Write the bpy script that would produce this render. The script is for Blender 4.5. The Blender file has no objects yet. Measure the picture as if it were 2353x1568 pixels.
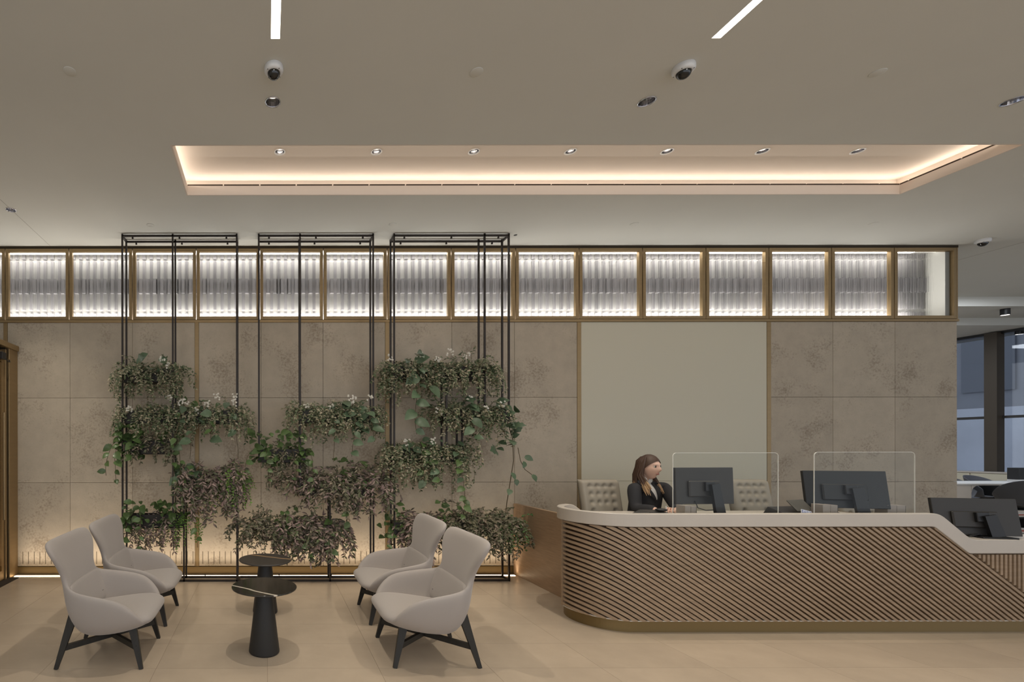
import bpy, bmesh, math, random
from mathutils import Vector, Matrix, Quaternion
from mathutils.geometry import tessellate_polygon
from mathutils.bvhtree import BVHTree

S = bpy.context.scene
C = S.collection
R = math.radians
PI = math.pi
rnd = random.Random(11)

# ------------------------------------------------------------------ camera, world, exposure
EYE = 1.5            # camera height
FPX = 1112.0         # focal length in pixels of the 2353 px wide frame
VPX, VPY = 614.0, 1030.0
cam = bpy.data.cameras.new('camera')
cam.sensor_width = 36.0
cam.lens = FPX / 2353 * 36
cam.shift_x = (1176.5 - VPX) / 2353
cam.shift_y = (VPY - 784) / 2353
cam.clip_start = 0.05
co = bpy.data.objects.new('camera', cam)
co.location = (0, 0, EYE)
co.rotation_euler = (R(90), 0.0013, 0)
C.objects.link(co)
S.camera = co

W = bpy.data.worlds.new('world'); S.world = W; W.use_nodes = True
wb = W.node_tree.nodes['Background']
wb.inputs[0].default_value = (0.80, 0.85, 0.93, 1)
wb.inputs[1].default_value = 1.45

vs = S.view_settings
S.display_settings.display_device = 'sRGB'
vs.view_transform = 'Standard'; vs.look = 'None'; vs.gamma = 1.0; vs.exposure = 0.0
vs.use_curve_mapping = False
cy = S.cycles
cy.use_denoising = True
cy.max_bounces = 8; cy.diffuse_bounces = 5; cy.glossy_bounces = 4; cy.transmission_bounces = 8
cy.transparent_max_bounces = 16
cy.sample_clamp_indirect = 4.0
cy.caustics_reflective = False; cy.caustics_refractive = False

H = 3.91             # ceiling height
YW = 5.776           # stone wall plane
WARM = (1.0, 0.90, 0.76)
WARM2 = (1.0, 0.88, 0.75)
NEUT = (1.0, 0.95, 0.88)

def area(name, loc, size, energy, color, rot=(0, 0, 0), size_y=None, spread=None):
    l = bpy.data.lights.new(name, 'AREA'); l.energy = energy; l.color = color
    if size_y: l.shape = 'RECTANGLE'; l.size = size; l.size_y = size_y
    else: l.size = size
    if spread: l.spread = spread
    o = bpy.data.objects.new(name, l); o.location = loc; o.rotation_euler = rot; C.objects.link(o)
    return o
def spot(name, loc, energy, color, angle=70, blend=.6, radius=.03):
    l = bpy.data.lights.new(name, 'SPOT'); l.energy = energy * 1.35; l.color = color
    l.spot_size = R(angle); l.spot_blend = blend; l.shadow_soft_size = radius
    o = bpy.data.objects.new(name, l); o.location = loc; C.objects.link(o)
    return o

# linear ceiling strips (two in view, they run on behind the camera)
STRIPS = [0.0515, 2.645]
for i, x in enumerate(STRIPS + [-2.55, 5.24]):  # outer two are unseen, without fittings, added for more ambient light
    area('strip_lamp', (x, 0.2, H - .012), .055, 26, NEUT, (0, 0, 0), 5.2)
# cove lamps behind the upstand of the ceiling recess
CX0, CX1, CY0, CY1 = -0.755, 6.022, 3.856, 4.605
CZ = H + .185
for nm, loc, sx, sy, rot in (
    ('cove_lamp', ((CX0 + CX1) / 2, CY1 + .078, H + .098), 6.8, .012, (R(180 + 58), 0, 0)),
    ('cove_lamp', ((CX0 + CX1) / 2, CY0 - .078, H + .098), 6.8, .012, (R(180 - 58), 0, 0)),
    ('cove_lamp', (CX0 - .078, (CY0 + CY1) / 2, H + .098), .012, .84, (0, R(180 + 58), 0)),
    ('cove_lamp', (CX1 + .078, (CY0 + CY1) / 2, H + .098), .012, .84, (0, R(180 - 58), 0))):
    area(nm, loc, sx, 0, WARM2, rot, sy).data.energy = 9.5 * max(sx, sy) / 6.8
# floor grazer in front of the stone wall
area('grazer_lamp', (-0.005, 5.672, 0.012), 5.85, 17, (1.0, .84, .66), (R(180 - 4), 0, 0), .03, spread=R(75))
# lamps inside the light box behind the fluted glass
area('lightbox_lamp_low', (1.70, YW + .16, 3.075), 12.3, 90, (1.0, .96, .93), (R(180 + 16), 0, 0), .05)
area('lightbox_lamp_top', (1.70, YW + .12, 3.865), 12.3, 31, (1.0, .96, .93), (0, 0, 0), .05)
# daylight-coloured lamps of the work area on the right
area('right_room_lamp', (10.8, 6.6, H - .02), 1.4, 55, (.86, .92, 1.0), (0, 0, 0), 1.4)
area('right_room_lamp', (11.5, 9.6, 3.55), .9, 24, (.86, .92, 1.0), (0, 0, 0), .9)

# ------------------------------------------------------------------ helpers
def px(x, y, Y):
    """a point seen at photo pixel (x, y) and standing Y metres into the room"""
    return Vector(((x - VPX) * Y / FPX, Y, EYE - (y - VPY) * Y / FPX))

def lin(c):
    o = []
    for v in c:
        v /= 255.0
        o.append(v / 12.92 if v <= .04045 else ((v + .055) / 1.055) ** 2.4)
    return o

MATS = {}
def mat(name, rgb, rough=.5, metal=0.0, noise=None, bump=None, rand=0.0, island=None, spec=.5, emit=None,
        coat=0.0, trans=0.0, ior=1.45, sheen=0.0, stretch=None, alt=None, subsurf=0.0):
    if name in MATS: return MATS[name]
    m = bpy.data.materials.new(name); m.use_nodes = True
    nt = m.node_tree; N = nt.nodes; Lk = nt.links
    b = N['Principled BSDF']
    c = lin(rgb) + [1]
    b.inputs['Base Color'].default_value = c
    b.inputs['Roughness'].default_value = rough
    b.inputs['Metallic'].default_value = metal
    b.inputs['Specular IOR Level'].default_value = spec
    b.inputs['IOR'].default_value = ior
    b.inputs['Coat Weight'].default_value = coat
    b.inputs['Transmission Weight'].default_value = trans
    b.inputs['Sheen Weight'].default_value = sheen
    if emit:
        b.inputs['Emission Color'].default_value = lin(emit[0]) + [1]
        b.inputs['Emission Strength'].default_value = emit[1]
    src = None
    tc = None
    def coords():
        nonlocal tc
        if tc is None:
            t = N.new('ShaderNodeTexCoord'); mp = N.new('ShaderNodeMapping')
            Lk.new(t.outputs['Object'], mp.inputs['Vector'])
            if stretch: mp.inputs['Scale'].default_value = stretch
            tc = mp.outputs[0]
        return tc
    if noise:
        sc, amt = noise[0], noise[1]
        n = N.new('ShaderNodeTexNoise'); n.inputs['Scale'].default_value = sc
        n.inputs['Detail'].default_value = noise[2] if len(noise) > 2 else 5
        n.inputs['Roughness'].default_value = noise[3] if len(noise) > 3 else .6
        Lk.new(coords(), n.inputs['Vector'])
        r = N.new('ShaderNodeValToRGB')
        lo = [v * (1 - amt) for v in c[:3]] if not alt else lin(alt)
        hi = [v * (1 + amt) for v in c[:3]]
        r.color_ramp.elements[0].position = .32; r.color_ramp.elements[1].position = .68
        r.color_ramp.elements[0].color = lo + [1]; r.color_ramp.elements[1].color = hi + [1]
        Lk.new(n.outputs['Fac'], r.inputs[0]); src = r.outputs[0]
    if island:
        g = N.new('ShaderNodeNewGeometry'); r = N.new('ShaderNodeValToRGB')
        els = r.color_ramp.elements
        els[0].position = 0; els[0].color = lin(island[0]) + [1]
        els[1].position = 1; els[1].color = lin(island[-1]) + [1]
        for i, cc in enumerate(island[1:-1]):
            e = els.new((i + 1) / (len(island) - 1)); e.color = lin(cc) + [1]
        Lk.new(g.outputs['Random Per Island'], r.inputs[0]); src = r.outputs[0]
    if rand:
        oi = N.new('ShaderNodeObjectInfo'); mr = N.new('ShaderNodeMapRange')
        mr.inputs['To Min'].default_value = 1 - rand; mr.inputs['To Max'].default_value = 1 + rand
        Lk.new(oi.outputs['Random'], mr.inputs['Value'])
        mx = N.new('ShaderNodeMix'); mx.data_type = 'RGBA'; mx.blend_type = 'MULTIPLY'
        mx.inputs['Factor'].default_value = 1
        if src: Lk.new(src, mx.inputs['A'])
        else: mx.inputs['A'].default_value = c
        Lk.new(mr.outputs[0], mx.inputs['B']); src = mx.outputs['Result']
    if src: Lk.new(src, b.inputs['Base Color'])
    if bump:
        n = N.new('ShaderNodeTexNoise'); n.inputs['Scale'].default_value = bump[0]; n.inputs['Detail'].default_value = 4
        Lk.new(coords(), n.inputs['Vector'])
        bp = N.new('ShaderNodeBump'); bp.inputs['Strength'].default_value = bump[1]; bp.inputs['Distance'].default_value = .004
        Lk.new(n.outputs['Fac'], bp.inputs['Height']); Lk.new(bp.outputs[0], b.inputs['Normal'])
    MATS[name] = m
    return m

class MB:
    """collects geometry, build() links it as ONE mesh object"""
    def __init__(s): s.v = []; s.f = []; s.sm = []
    def add(s, vs, fs, smooth=False, M=None):
        o = len(s.v)
        s.v += [tuple(M @ Vector(p)) if M else tuple(p) for p in vs]
        s.f += [tuple(i + o for i in f) for f in fs]; s.sm += [smooth] * len(fs)
        return s
    def box(s, x0, x1, y0, y1, z0, z1, bev=0.0, M=None, seg=1):
        if bev <= 0:
            v = [(x, y, z) for z in (z0, z1) for y in (y0, y1) for x in (x0, x1)]
            return s.add(v, [(0, 2, 3, 1), (4, 5, 7, 6), (0, 1, 5, 4), (2, 6, 7, 3), (0, 4, 6, 2), (1, 3, 7, 5)], False, M)
        bm = bmesh.new(); bmesh.ops.create_cube(bm, size=1)
        for v in bm.verts:
            v.co = Vector(((x0 + x1) / 2 + v.co.x * (x1 - x0), (y0 + y1) / 2 + v.co.y * (y1 - y0), (z0 + z1) / 2 + v.co.z * (z1 - z0)))
        bmesh.ops.bevel(bm, geom=bm.edges[:], offset=bev, segments=seg, affect='EDGES', clamp_overlap=True)
        s.bm(bm, M, seg > 1); return s
    def bm(s, bm, M=None, smooth=False):
        bm.verts.index_update()
        s.add([v.co[:] for v in bm.verts], [[v.index for v in f.verts] for f in bm.faces], smooth, M); bm.free()
        return s
    def bar(s, a, b, w, h=None, up=(0, 0, 1), w2=None, h2=None):
        """rectangular bar from a to b"""
        a = Vector(a); b = Vector(b); d = (b - a).normalized(); h = h or w
        sd = d.cross(Vector(up))
        if sd.length < 1e-4: sd = d.cross(Vector((0, 1, 0)))
        sd.normalize(); u = sd.cross(d).normalized()
        w2 = w if w2 is None else w2; h2 = h if h2 is None else h2
        v = [a + sd * i * w / 2 + u * j * h / 2 for i, j in ((-1, -1), (1, -1), (1, 1), (-1, 1))]
        v += [b + sd * i * w2 / 2 + u * j * h2 / 2 for i, j in ((-1, -1), (1, -1), (1, 1), (-1, 1))]
        return s.add(v, [(3, 2, 1, 0), (4, 5, 6, 7), (0, 1, 5, 4), (1, 2, 6, 5), (2, 3, 7, 6), (3, 0, 4, 7)])
    def tube(s, pts, r, n=8, cap=True, smooth=True):
        pts = [Vector(p) for p in pts]; rs = r if isinstance(r, (list, tuple)) else [r] * len(pts)
        v = []; f = []; ref = None
        for i, p in enumerate(pts):
            t = (pts[min(i + 1, len(pts) - 1)] - pts[max(i - 1, 0)])
            t = t.normalized() if t.length > 1e-9 else Vector((0, 0, 1))
            if ref is None:
                ref = t.orthogonal().normalized()
            ref = (ref - t * ref.dot(t))
            ref = ref.normalized() if ref.length > 1e-6 else t.orthogonal().normalized()
            bn = t.cross(ref)
            for k in range(n):
                a = 2 * PI * k / n
                v.append(p + (ref * math.cos(a) + bn * math.sin(a)) * rs[i])
        for i in range(len(pts) - 1):
            for k in range(n):
                f.append((i * n + k, i * n + (k + 1) % n, (i + 1) * n + (k + 1) % n, (i + 1) * n + k))
        s.add(v, f, smooth)
        if cap:
            s.add(v[:n], [tuple(range(n))[::-1]]); s.add(v[-n:], [tuple(range(n))])
        return s
    def lathe(s, prof, n=32, c=(0, 0, 0), smooth=True, M=None, capb=True, capt=True):
        """prof: list of (r, z)"""
        v = [(c[0] + r * math.cos(2 * PI * k / n), c[1] + r * math.sin(2 * PI * k / n), c[2] + z) for r, z in prof for k in range(n)]
        f = [(i * n + k, i * n + (k + 1) % n, (i + 1) * n + (k + 1) % n, (i + 1) * n + k) for i in range(len(prof) - 1) for k in range(n)]
        s.add(v, f, smooth, M)
        if capb: s.add(v[:n], [tuple(range(n))[::-1]], False, M)
        if capt: s.add(v[-n:], [tuple(range(n))], False, M)
        return s
    def prism(s, poly, z0, z1, M=None):
        n = len(poly)
        v = [(x, y, z0) for x, y in poly] + [(x, y, z1) for x, y in poly]
        f = [tuple(range(n))[::-1], tuple(range(n, 2 * n))] + [(i, (i + 1) % n, n + (i + 1) % n, n + i) for i in range(n)]
        return s.add(v, f, False, M)
    def sphere(s, c, r, seg=16, rings=10, smooth=True, sc=(1, 1, 1)):
        v = []; f = []
        for i in range(rings + 1):
            th = PI * i / rings
            for k in range(seg):
                a = 2 * PI * k / seg
                v.append((c[0] + r * sc[0] * math.sin(th) * math.cos(a), c[1] + r * sc[1] * math.sin(th) * math.sin(a), c[2] + r * sc[2] * math.cos(th)))
        for i in range(rings):
            for k in range(seg):
                f.append((i * seg + k, (i + 1) * seg + k, (i + 1) * seg + (k + 1) % seg, i * seg + (k + 1) % seg))
        return s.add(v, f, smooth)
    def mesh(s, name):
        me = bpy.data.meshes.new(name)
        me.from_pydata([tuple(p) for p in s.v], [], s.f)
        me.polygons.foreach_set('use_smooth', s.sm); me.update()
        return me
    def build(s, name, m, parent=None, kind=None, merge=False, label=None, auto=None):
        off = parent_loc(parent)
        if off.length > 0:
            s.v = [(p[0] - off.x, p[1] - off.y, p[2] - off.z) for p in s.v]
        me = s.mesh(name)
        if merge:
            bm = bmesh.new(); bm.from_mesh(me); bmesh.ops.remove_doubles(bm, verts=bm.verts, dist=1e-5)
            bmesh.ops.recalc_face_normals(bm, faces=bm.faces); bm.to_mesh(me); bm.free()
        me.materials.append(m)
        o = bpy.data.objects.new(name, me); C.objects.link(o)
        if parent: o.parent = parent
        if kind: o['kind'] = kind
        if label: o['label'] = label
        return o

def parent_loc(p):
    v = Vector((0, 0, 0))
    while p is not None:
        v += p.location; p = p.parent
    return v

def tag(o, label, cat, group=None):
    o['label'] = label; o['category'] = cat
    if group: o['group'] = group
    return o

def thing(name, label, cat, loc=(0, 0, 0), group=None):
    o = bpy.data.objects.new(name, None); o.empty_display_size = .1; o.location = loc; C.objects.link(o)
    return tag(o, label, cat, group)

def struct(o): o['kind'] = 'structure'; return o
def sroot(name, loc=(0, 0, 0)):
    o = bpy.data.objects.new(name, None); o.location = loc; C.objects.link(o); o['kind'] = 'structure'
    return o

def dup(root, loc, label, rotz=None, group=None, mirror=False):
    r = root.copy(); C.objects.link(r); r.location = loc
    if rotz is not None: r.rotation_euler = (0, 0, rotz)
    r['label'] = label
    if group: r['group'] = group
    for ch in root.children:
        c = ch.copy(); C.objects.link(c); c.parent = r
        for g in ch.children:
            d = g.copy(); C.objects.link(d); d.parent = c
    return r

def bake(o, mods):
    """apply modifiers by evaluating them into a new mesh"""
    for typ, kw in mods:
        md = o.modifiers.new(typ, typ)
        for k, v in kw.items(): setattr(md, k, v)
    dg = bpy.context.evaluated_depsgraph_get()
    me = bpy.data.meshes.new_from_object(o.evaluated_get(dg))
    o.modifiers.clear(); o.data = me
    me.polygons.foreach_set('use_smooth', [True] * len(me.polygons)); me.update()
    return o

# ------------------------------------------------------------------ materials
m_ceil = mat('ceiling_paint', (207, 206, 199), .9, noise=(1.2, .015))
m_coffer = mat('coffer_paint', (214, 203, 192), .9)
m_floor = mat('floor_stone', (184, 168, 148), .22, noise=(2.2, .07, 7, .6), rand=.045, spec=.45)
m_grout = mat('floor_grout', (120, 106, 90), .8, noise=(30, .05))
m_stone = mat('wall_stone', (178, 166, 148), .75, noise=(5, .10, 12, .75), rand=.06, bump=(60, .2))
# darker pits in the stone
def pits(m):
    nt = m.node_tree; N = nt.nodes; L = nt.links; b = N['Principled BSDF']
    src = b.inputs['Base Color'].links[0].from_socket
    t = N.new('ShaderNodeTexCoord')
    n1 = N.new('ShaderNodeTexNoise'); n1.inputs['Scale'].default_value = 46; n1.inputs['Detail'].default_value = 6; n1.inputs['Roughness'].default_value = .7
    n2 = N.new('ShaderNodeTexNoise'); n2.inputs['Scale'].default_value = 2.4; n2.inputs['Detail'].default_value = 3
    L.new(t.outputs['Object'], n1.inputs['Vector']); L.new(t.outputs['Object'], n2.inputs['Vector'])
    ad = N.new('ShaderNodeMath'); ad.operation = 'ADD'; L.new(n1.outputs['Fac'], ad.inputs[0]); L.new(n2.outputs['Fac'], ad.inputs[1])
    r = N.new('ShaderNodeValToRGB'); r.color_ramp.elements[0].position = .635; r.color_ramp.elements[1].position = .76
    hf = N.new('ShaderNodeMath'); hf.operation = 'MULTIPLY'; hf.inputs[1].default_value = .6; L.new(ad.outputs[0], hf.inputs[0])
    L.new(hf.outputs[0], r.inputs[0])
    r.color_ramp.elements[0].color = (1, 1, 1, 1); r.color_ramp.elements[1].color = (.66, .63, .60, 1)
    mx = N.new('ShaderNodeMix'); mx.data_type = 'RGBA'; mx.blend_type = 'MULTIPLY'; mx.inputs['Factor'].default_value = 1
    L.new(src, mx.inputs['A']); L.new(r.outputs[0], mx.inputs['B']); L.new(mx.outputs['Result'], b.inputs['Base Color'])
pits(m_stone)
m_brass = mat('brass_satin', (150, 128, 94), .46, .7, noise=(4, .05), stretch=(1, 1, 8))
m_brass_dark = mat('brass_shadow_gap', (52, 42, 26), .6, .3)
m_cream = mat('cream_lacquer', (200, 194, 174), .55)
m_black = mat('black_metal', (52, 46, 42), .45, .4)
m_dark = mat('dark_plastic', (52, 50, 48), .5)
m_dark2 = mat('black_plastic', (28, 28, 29), .4)
m_planter = mat('planter_metal', (48, 44, 40), .5, .3)
m_soil = mat('soil', (48, 36, 28), .95, noise=(60, .4))
m_fabric = mat('grey_wool', (164, 156, 150), .95, noise=(900, .05), bump=(700, .15), sheen=.25)
m_leg = mat('black_stained_ash', (42, 40, 36), .5, noise=(30, .2), stretch=(1, 1, .1))
m_solid = mat('solid_surface', (192, 184, 174), .38, noise=(3, .03))
m_walnut = mat('walnut_slat', (152, 130, 106), .5, noise=(9, .14, 8, .6), stretch=(.6, 2, 6), rand=.06)
m_walnut_dark = mat('walnut_backing', (66, 46, 28), .6, noise=(8, .15), stretch=(.6, 2, 6))
m_walnut_panel = mat('walnut_veneer', (160, 134, 108), .42, noise=(14, .2, 9, .65), stretch=(1, .35, 9))
m_plinth = mat('bronze_plinth', (132, 112, 74), .42, .6); m_skirt = mat('brass_skirt', (104, 86, 54), .5, .5)
m_white = mat('white_plastic', (214, 214, 214), .45)
m_chrome = mat('chrome', (200, 200, 205), .12, 1.0)
m_glow = mat('lamp_glow', (255, 246, 226), .5, emit=((255, 246, 226), 6))
m_glow_w = mat('led_warm', (255, 226, 186), .5, emit=((255, 226, 186), 9))
m_glow_c = mat('led_white', (255, 250, 244), .5, emit=((255, 250, 244), 2.5))
m_lamp_soft = mat('lamp_lens', (255, 240, 215), .4, emit=((255, 240, 215), 5))
m_boxback = mat('lightbox_white', (212, 210, 206), .8)
m_bar = mat('lightbox_bar', (146, 143, 145), .6, rand=.25)
m_band = mat('lightbox_band', (188, 184, 185), .7, rand=.14)
m_leather = mat('grey_leather', (150, 142, 128), .45, bump=(300, .1))
m_slot = mat('vent_slot', (84, 74, 60), .8)
m_grey_shell = mat('grey_shell', (92, 94, 100), .5)
m_char_shell = mat('charcoal_shell', (70, 71, 75), .5)
m_screen_box = mat('taupe_board', (150, 140, 132), .6)

def fluted(front):
    m = bpy.data.materials.new('fluted_glass' if front else 'fluted_glass_rear'); m.use_nodes = True
    N = m.node_tree.nodes; L = m.node_tree.links
    for n in list(N): N.remove(n)
    out = N.new('ShaderNodeOutputMaterial')
    tr = N.new('ShaderNodeBsdfTransparent'); tr.inputs[0].default_value = (.95, .96, .95, 1)
    if not front: L.new(tr.outputs[0], out.inputs[0]); return m
    rf = N.new('ShaderNodeBsdfRefraction'); rf.inputs['Roughness'].default_value = .02; rf.inputs['IOR'].default_value = 1.10
    gl = N.new('ShaderNodeBsdfGlossy'); gl.inputs['Roughness'].default_value = .2
    m1 = N.new('ShaderNodeMixShader'); m1.inputs[0].default_value = .5
    m2 = N.new('ShaderNodeMixShader'); m2.inputs[0].default_value = .04
    L.new(tr.outputs[0], m1.inputs[1]); L.new(rf.outputs[0], m1.inputs[2])
    L.new(m1.outputs[0], m2.inputs[1]); L.new(gl.outputs[0], m2.inputs[2]); L.new(m2.outputs[0], out.inputs[0])
    return m
def clear_glass(name, tint, refl=.06, rough=.02):
    m = bpy.data.materials.new(name); m.use_nodes = True
    N = m.node_tree.nodes; L = m.node_tree.links
    for n in list(N): N.remove(n)
    out = N.new('ShaderNodeOutputMaterial')
    tr = N.new('ShaderNodeBsdfTransparent'); tr.inputs[0].default_value = (*tint, 1)
    gl = N.new('ShaderNodeBsdfGlossy'); gl.inputs['Roughness'].default_value = rough
    lw = N.new('ShaderNodeLayerWeight'); lw.inputs['Blend'].default_value = .5
    pw_ = N.new('ShaderNodeMath'); pw_.operation = 'POWER'; pw_.inputs[1].default_value = 5; L.new(lw.outputs['Facing'], pw_.inputs[0])
    mm = N.new('ShaderNodeMath'); mm.operation = 'ADD'; mm.inputs[1].default_value = refl; L.new(pw_.outputs[0], mm.inputs[0])
    m1 = N.new('ShaderNodeMixShader')
    L.new(mm.outputs[0], m1.inputs[0]); L.new(tr.outputs[0], m1.inputs[1]); L.new(gl.outputs[0], m1.inputs[2]); L.new(m1.outputs[0], out.inputs[0])
    return m
m_fluted = fluted(True); m_fluted_rear = fluted(False)
m_acryl = clear_glass('acrylic', (.95, .97, .96), .014)
m_acryl_edge = mat('acrylic_edge', (222, 222, 214), .3)
m_winglass = clear_glass('window_glass', (.66, .68, .71), .05)

# ------------------------------------------------------------------ structure: floor
floor = struct(MB().box(-5.2, 14.2, -4.2, 12.6, -.12, -.003).build('floor', m_grout))
tx, ty = .757, .4115
k = 0
for i in range(-6, 18):
    for j in range(-1, 9):
        x0 = i * tx; y0 = 2.47 + j * ty
        if y0 > 5.6 and x0 < 8.0: y1 = min(y0 + ty, YW)
        else: y1 = y0 + ty
        if x0 + tx < -3.9 or x0 > 7.5 or y0 > YW - .02: continue
        MB().box(x0 + .0008, x0 + tx - .0008, y0 + .0008, min(y1, YW) - .0008, -.003, 0).build('floor_tile', m_floor, floor)
MB().box(-5.2, 14.2, -4.2, 2.47 - ty - .002, -.003, 0).build('floor_apron', m_floor, floor)
MB().box(8.33, 14.2, 2.06, 12.6, -.003, 0).build('floor_apron', m_floor, floor)

# ------------------------------------------------------------------ structure: ceiling with its openings
def circle(x, y, r, n=28): return [Vector((x + r * math.cos(2 * PI * k / n), y + r * math.sin(2 * PI * k / n), 0)) for k in range(n)]
def plate(name, outer, holes, z, m, thick=.0, parent=None):
    loops = [outer] + holes
    tris = tessellate_polygon(loops); flat = [p for l in loops for p in l]
    mb = MB(); mb.add([(p.x, p.y, z) for p in flat], [tuple(t) for t in tris])
    return mb.build(name, m, parent)
def rect(x0, x1, y0, y1): return [Vector((x0, y0, 0)), Vector((x1, y0, 0)), Vector((x1, y1, 0)), Vector((x0, y1, 0))]

CEIL_DL = [(0.042, 3.37, .050), (2.646, 3.37, .050), (5.195, 3.37, .050), (-2.585, 4.89, .045)]
COF_DL = [(x - VPX) * 4.237 / FPX for x in (644, 866, 1090, 1312, 1534, 1753, 1972)]
hs = [rect(CX0, CX1, CY0, CY1)] + [circle(x, y, r) for x, y, r in CEIL_DL]
hs += [rect(x - .028, x + .028, -2.4, 2.851) for x in STRIPS]
ceiling = struct(plate('ceiling', rect(-5.2, 14.2, -4.2, 7.75), hs, H, m_ceil))
plate('coffer_top', rect(CX0 - .09, CX1 + .09, CY0 - .09, CY1 + .09), [circle(x, 4.237, .041) for x in COF_DL], CZ, m_coffer, parent=ceiling)
mb = MB()   # lip and side of the recess
t = .012
lz = H + .087
mb.box(CX0 - t, CX0, CY0 - t, CY1 + t, H - .0005, lz); mb.box(CX1, CX1 + t, CY0 - t, CY1 + t, H - .0005, lz)
mb.box(CX0, CX1, CY1, CY1 + t, H - .0005, lz); mb.box(CX0, CX1, CY0 - t, CY0, H - .0005, lz)
mb.build('coffer_lip', m_coffer, ceiling)
mb = MB(); e = .09
mb.box(CX0 - e - t, CX0 - e, CY0 - e, CY1 + e, H + .003, CZ); mb.box(CX1 + e, CX1 + e + t, CY0 - e, CY1 + e, H + .003, CZ)
mb.box(CX0 - e, CX1 + e, CY1 + e, CY1 + e + t, H + .003, CZ); mb.box(CX0 - e, CX1 + e, CY0 - e - t, CY0 - e, H + .003, CZ)
mb.box(CX0 - e, CX1 + e, CY1 + t, CY1 + e, H + .003, H + .01); mb.box(CX0 - e, CX1 + e, CY0 - e, CY0 - t, H + .003, H + .01)
mb.box(CX0 - e, CX0 - t, CY0, CY1, H + .003, H + .01); mb.box(CX1 + t, CX1 + e, CY0, CY1, H + .003, H + .01)
mb.build('coffer_side', m_coffer, ceiling)
# dark led profile on the upstand, in lengths with small gaps
m_prof = mat('led_profile', (58, 44, 32), .7)
x = CX0
while x < CX1 - .02:
    MB().box(x, min(x + .335, CX1), CY1 + .001, CY1 + .02, lz, lz + .014).build('led_profile', m_prof, ceiling); x += .347
y = CY0
while y < CY1 - .02:
    MB().box(CX1 + .001, CX1 + .02, y, min(y + .335, CY1), lz, lz + .014).build('led_profile', m_prof, ceiling); y += .347
# unseen slab added above the ceiling to block stray light
MB().box(-5.2, 14.2, -4.2, 12.6, 4.45, 4.6).build('light_block_slab', m_ceil, ceiling)
# stepped ceiling of the work area on the right
mb = MB()
mb.box(8.0, 14.2, 7.75, 8.45, H - .153, H + .2)
mb.build('soffit_step', m_ceil, ceiling)
MB().box(8.0, 14.2, 8.45, 12.6, H - .282, H + .2).build('soffit_step', m_ceil, ceiling)
# hairline joints
for xx in (-2.58, 8.9):
    MB().box(xx - .0015, xx + .0015, 2.0, YW if xx < 8 else 7.7, H - .0012, H - .0002).build('ceiling_joint', mat('joint_line', (150, 142, 132), .9), ceiling)

# ------------------------------------------------------------------ structure: back wall (stone, brass, cream, light box)
wall = sroot('wall_back')
def X(p, Y=YW): return (p - VPX) * Y / FPX
BX0, BX1 = -3.55, X(2199.5)
MB().box(-4.6, BX1 - .004, YW + .03, YW + .09, 0, 3.0).build('wall_core', m_slot, wall)
MB().box(BX1 - .10, BX1 - .002, YW + .03, 9.2, 0, 3.9).build('wall_return', m_ceil, wall)
ZR = [.092, 1.089, 2.10, 3.0]
BR = [X(p) for p in (13, 452.5, 890, 1331, 1767)] + [BX1]
sw = .024  # brass strip half width
def stone(x0, x1, z0, z1):
    return MB().box(x0 + .0015, x1 - .0015, YW, YW + .03, z0 + .0015, z1 - .0015, .002).build('stone_panel', m_stone, wall)
cols = []
for b in range(6):
    if b == 0: cols.append([(-4.6, BR[0] - sw)]); continue
    x0 = BR[b - 1] + sw; x1 = BR[b] - (sw if b < 5 else 0)
    if b == 4:
        for z0, z1 in ((ZR[0], ZR[1] + .01), (ZR[1] + .01, ZR[3])):
            MB().box(x0 + .001, x1 - .001, YW, YW + .03, z0 + .001, z1 - .001, .002).build('cream_panel', m_cream, wall)
        cols.append([]); continue
    w = (x1 - x0) / 3
    cols.append([(x0 + w * k, x0 + w * (k + 1)) for k in range(3)])
slot_mb = MB().box(-.0035, .0035, -.0012, .002, 0, .148)
slot_me = slot_mb.mesh('ventilation_slot'); slot_me.materials.append(m_slot)
for b, cc in enumerate(cols):
    for x0, x1 in cc:
        for r in range(3):
            p = stone(x0, x1, ZR[r], ZR[r + 1])
            if r == 0 and b in (1, 2, 3):
                n = 11
                for q in range(n):
                    o = bpy.data.objects.new('ventilation_slot', slot_me); C.objects.link(o); o.parent = p
                    o.location = (x0 + (q + .65) * (x1 - x0) / n, YW, .118)
for bx in BR[:5]:
    MB().box(bx - sw, bx + sw, YW - .003, YW + .03, ZR[0], 3.0, .001).build('brass_strip', m_brass, wall)
MB().box(-4.6, BX1 + .012, YW - .012, YW + .05, 3.0, 3.03, .002).build('brass_rail', m_brass, wall)
MB().box(-3.0, X(1190), YW - .006, YW + .03, .0, .088, .002).build('brass_plinth', m_skirt, wall)
MB().box(X(1190), BX1, YW - .003, YW + .03, .0, .088).build('brass_plinth', m_skirt, wall)
MB().box(-4.6, BX1 + .01, YW - .005, YW + .06, H - .028, H).build('brass_head', m_brass_dark, wall)
# floor channel with the grazing led line
tg = MB().box(-2.96, 2.90, 5.655, 5.690, .0, .004).build('floor_light_channel', m_glow_w, wall)

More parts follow.
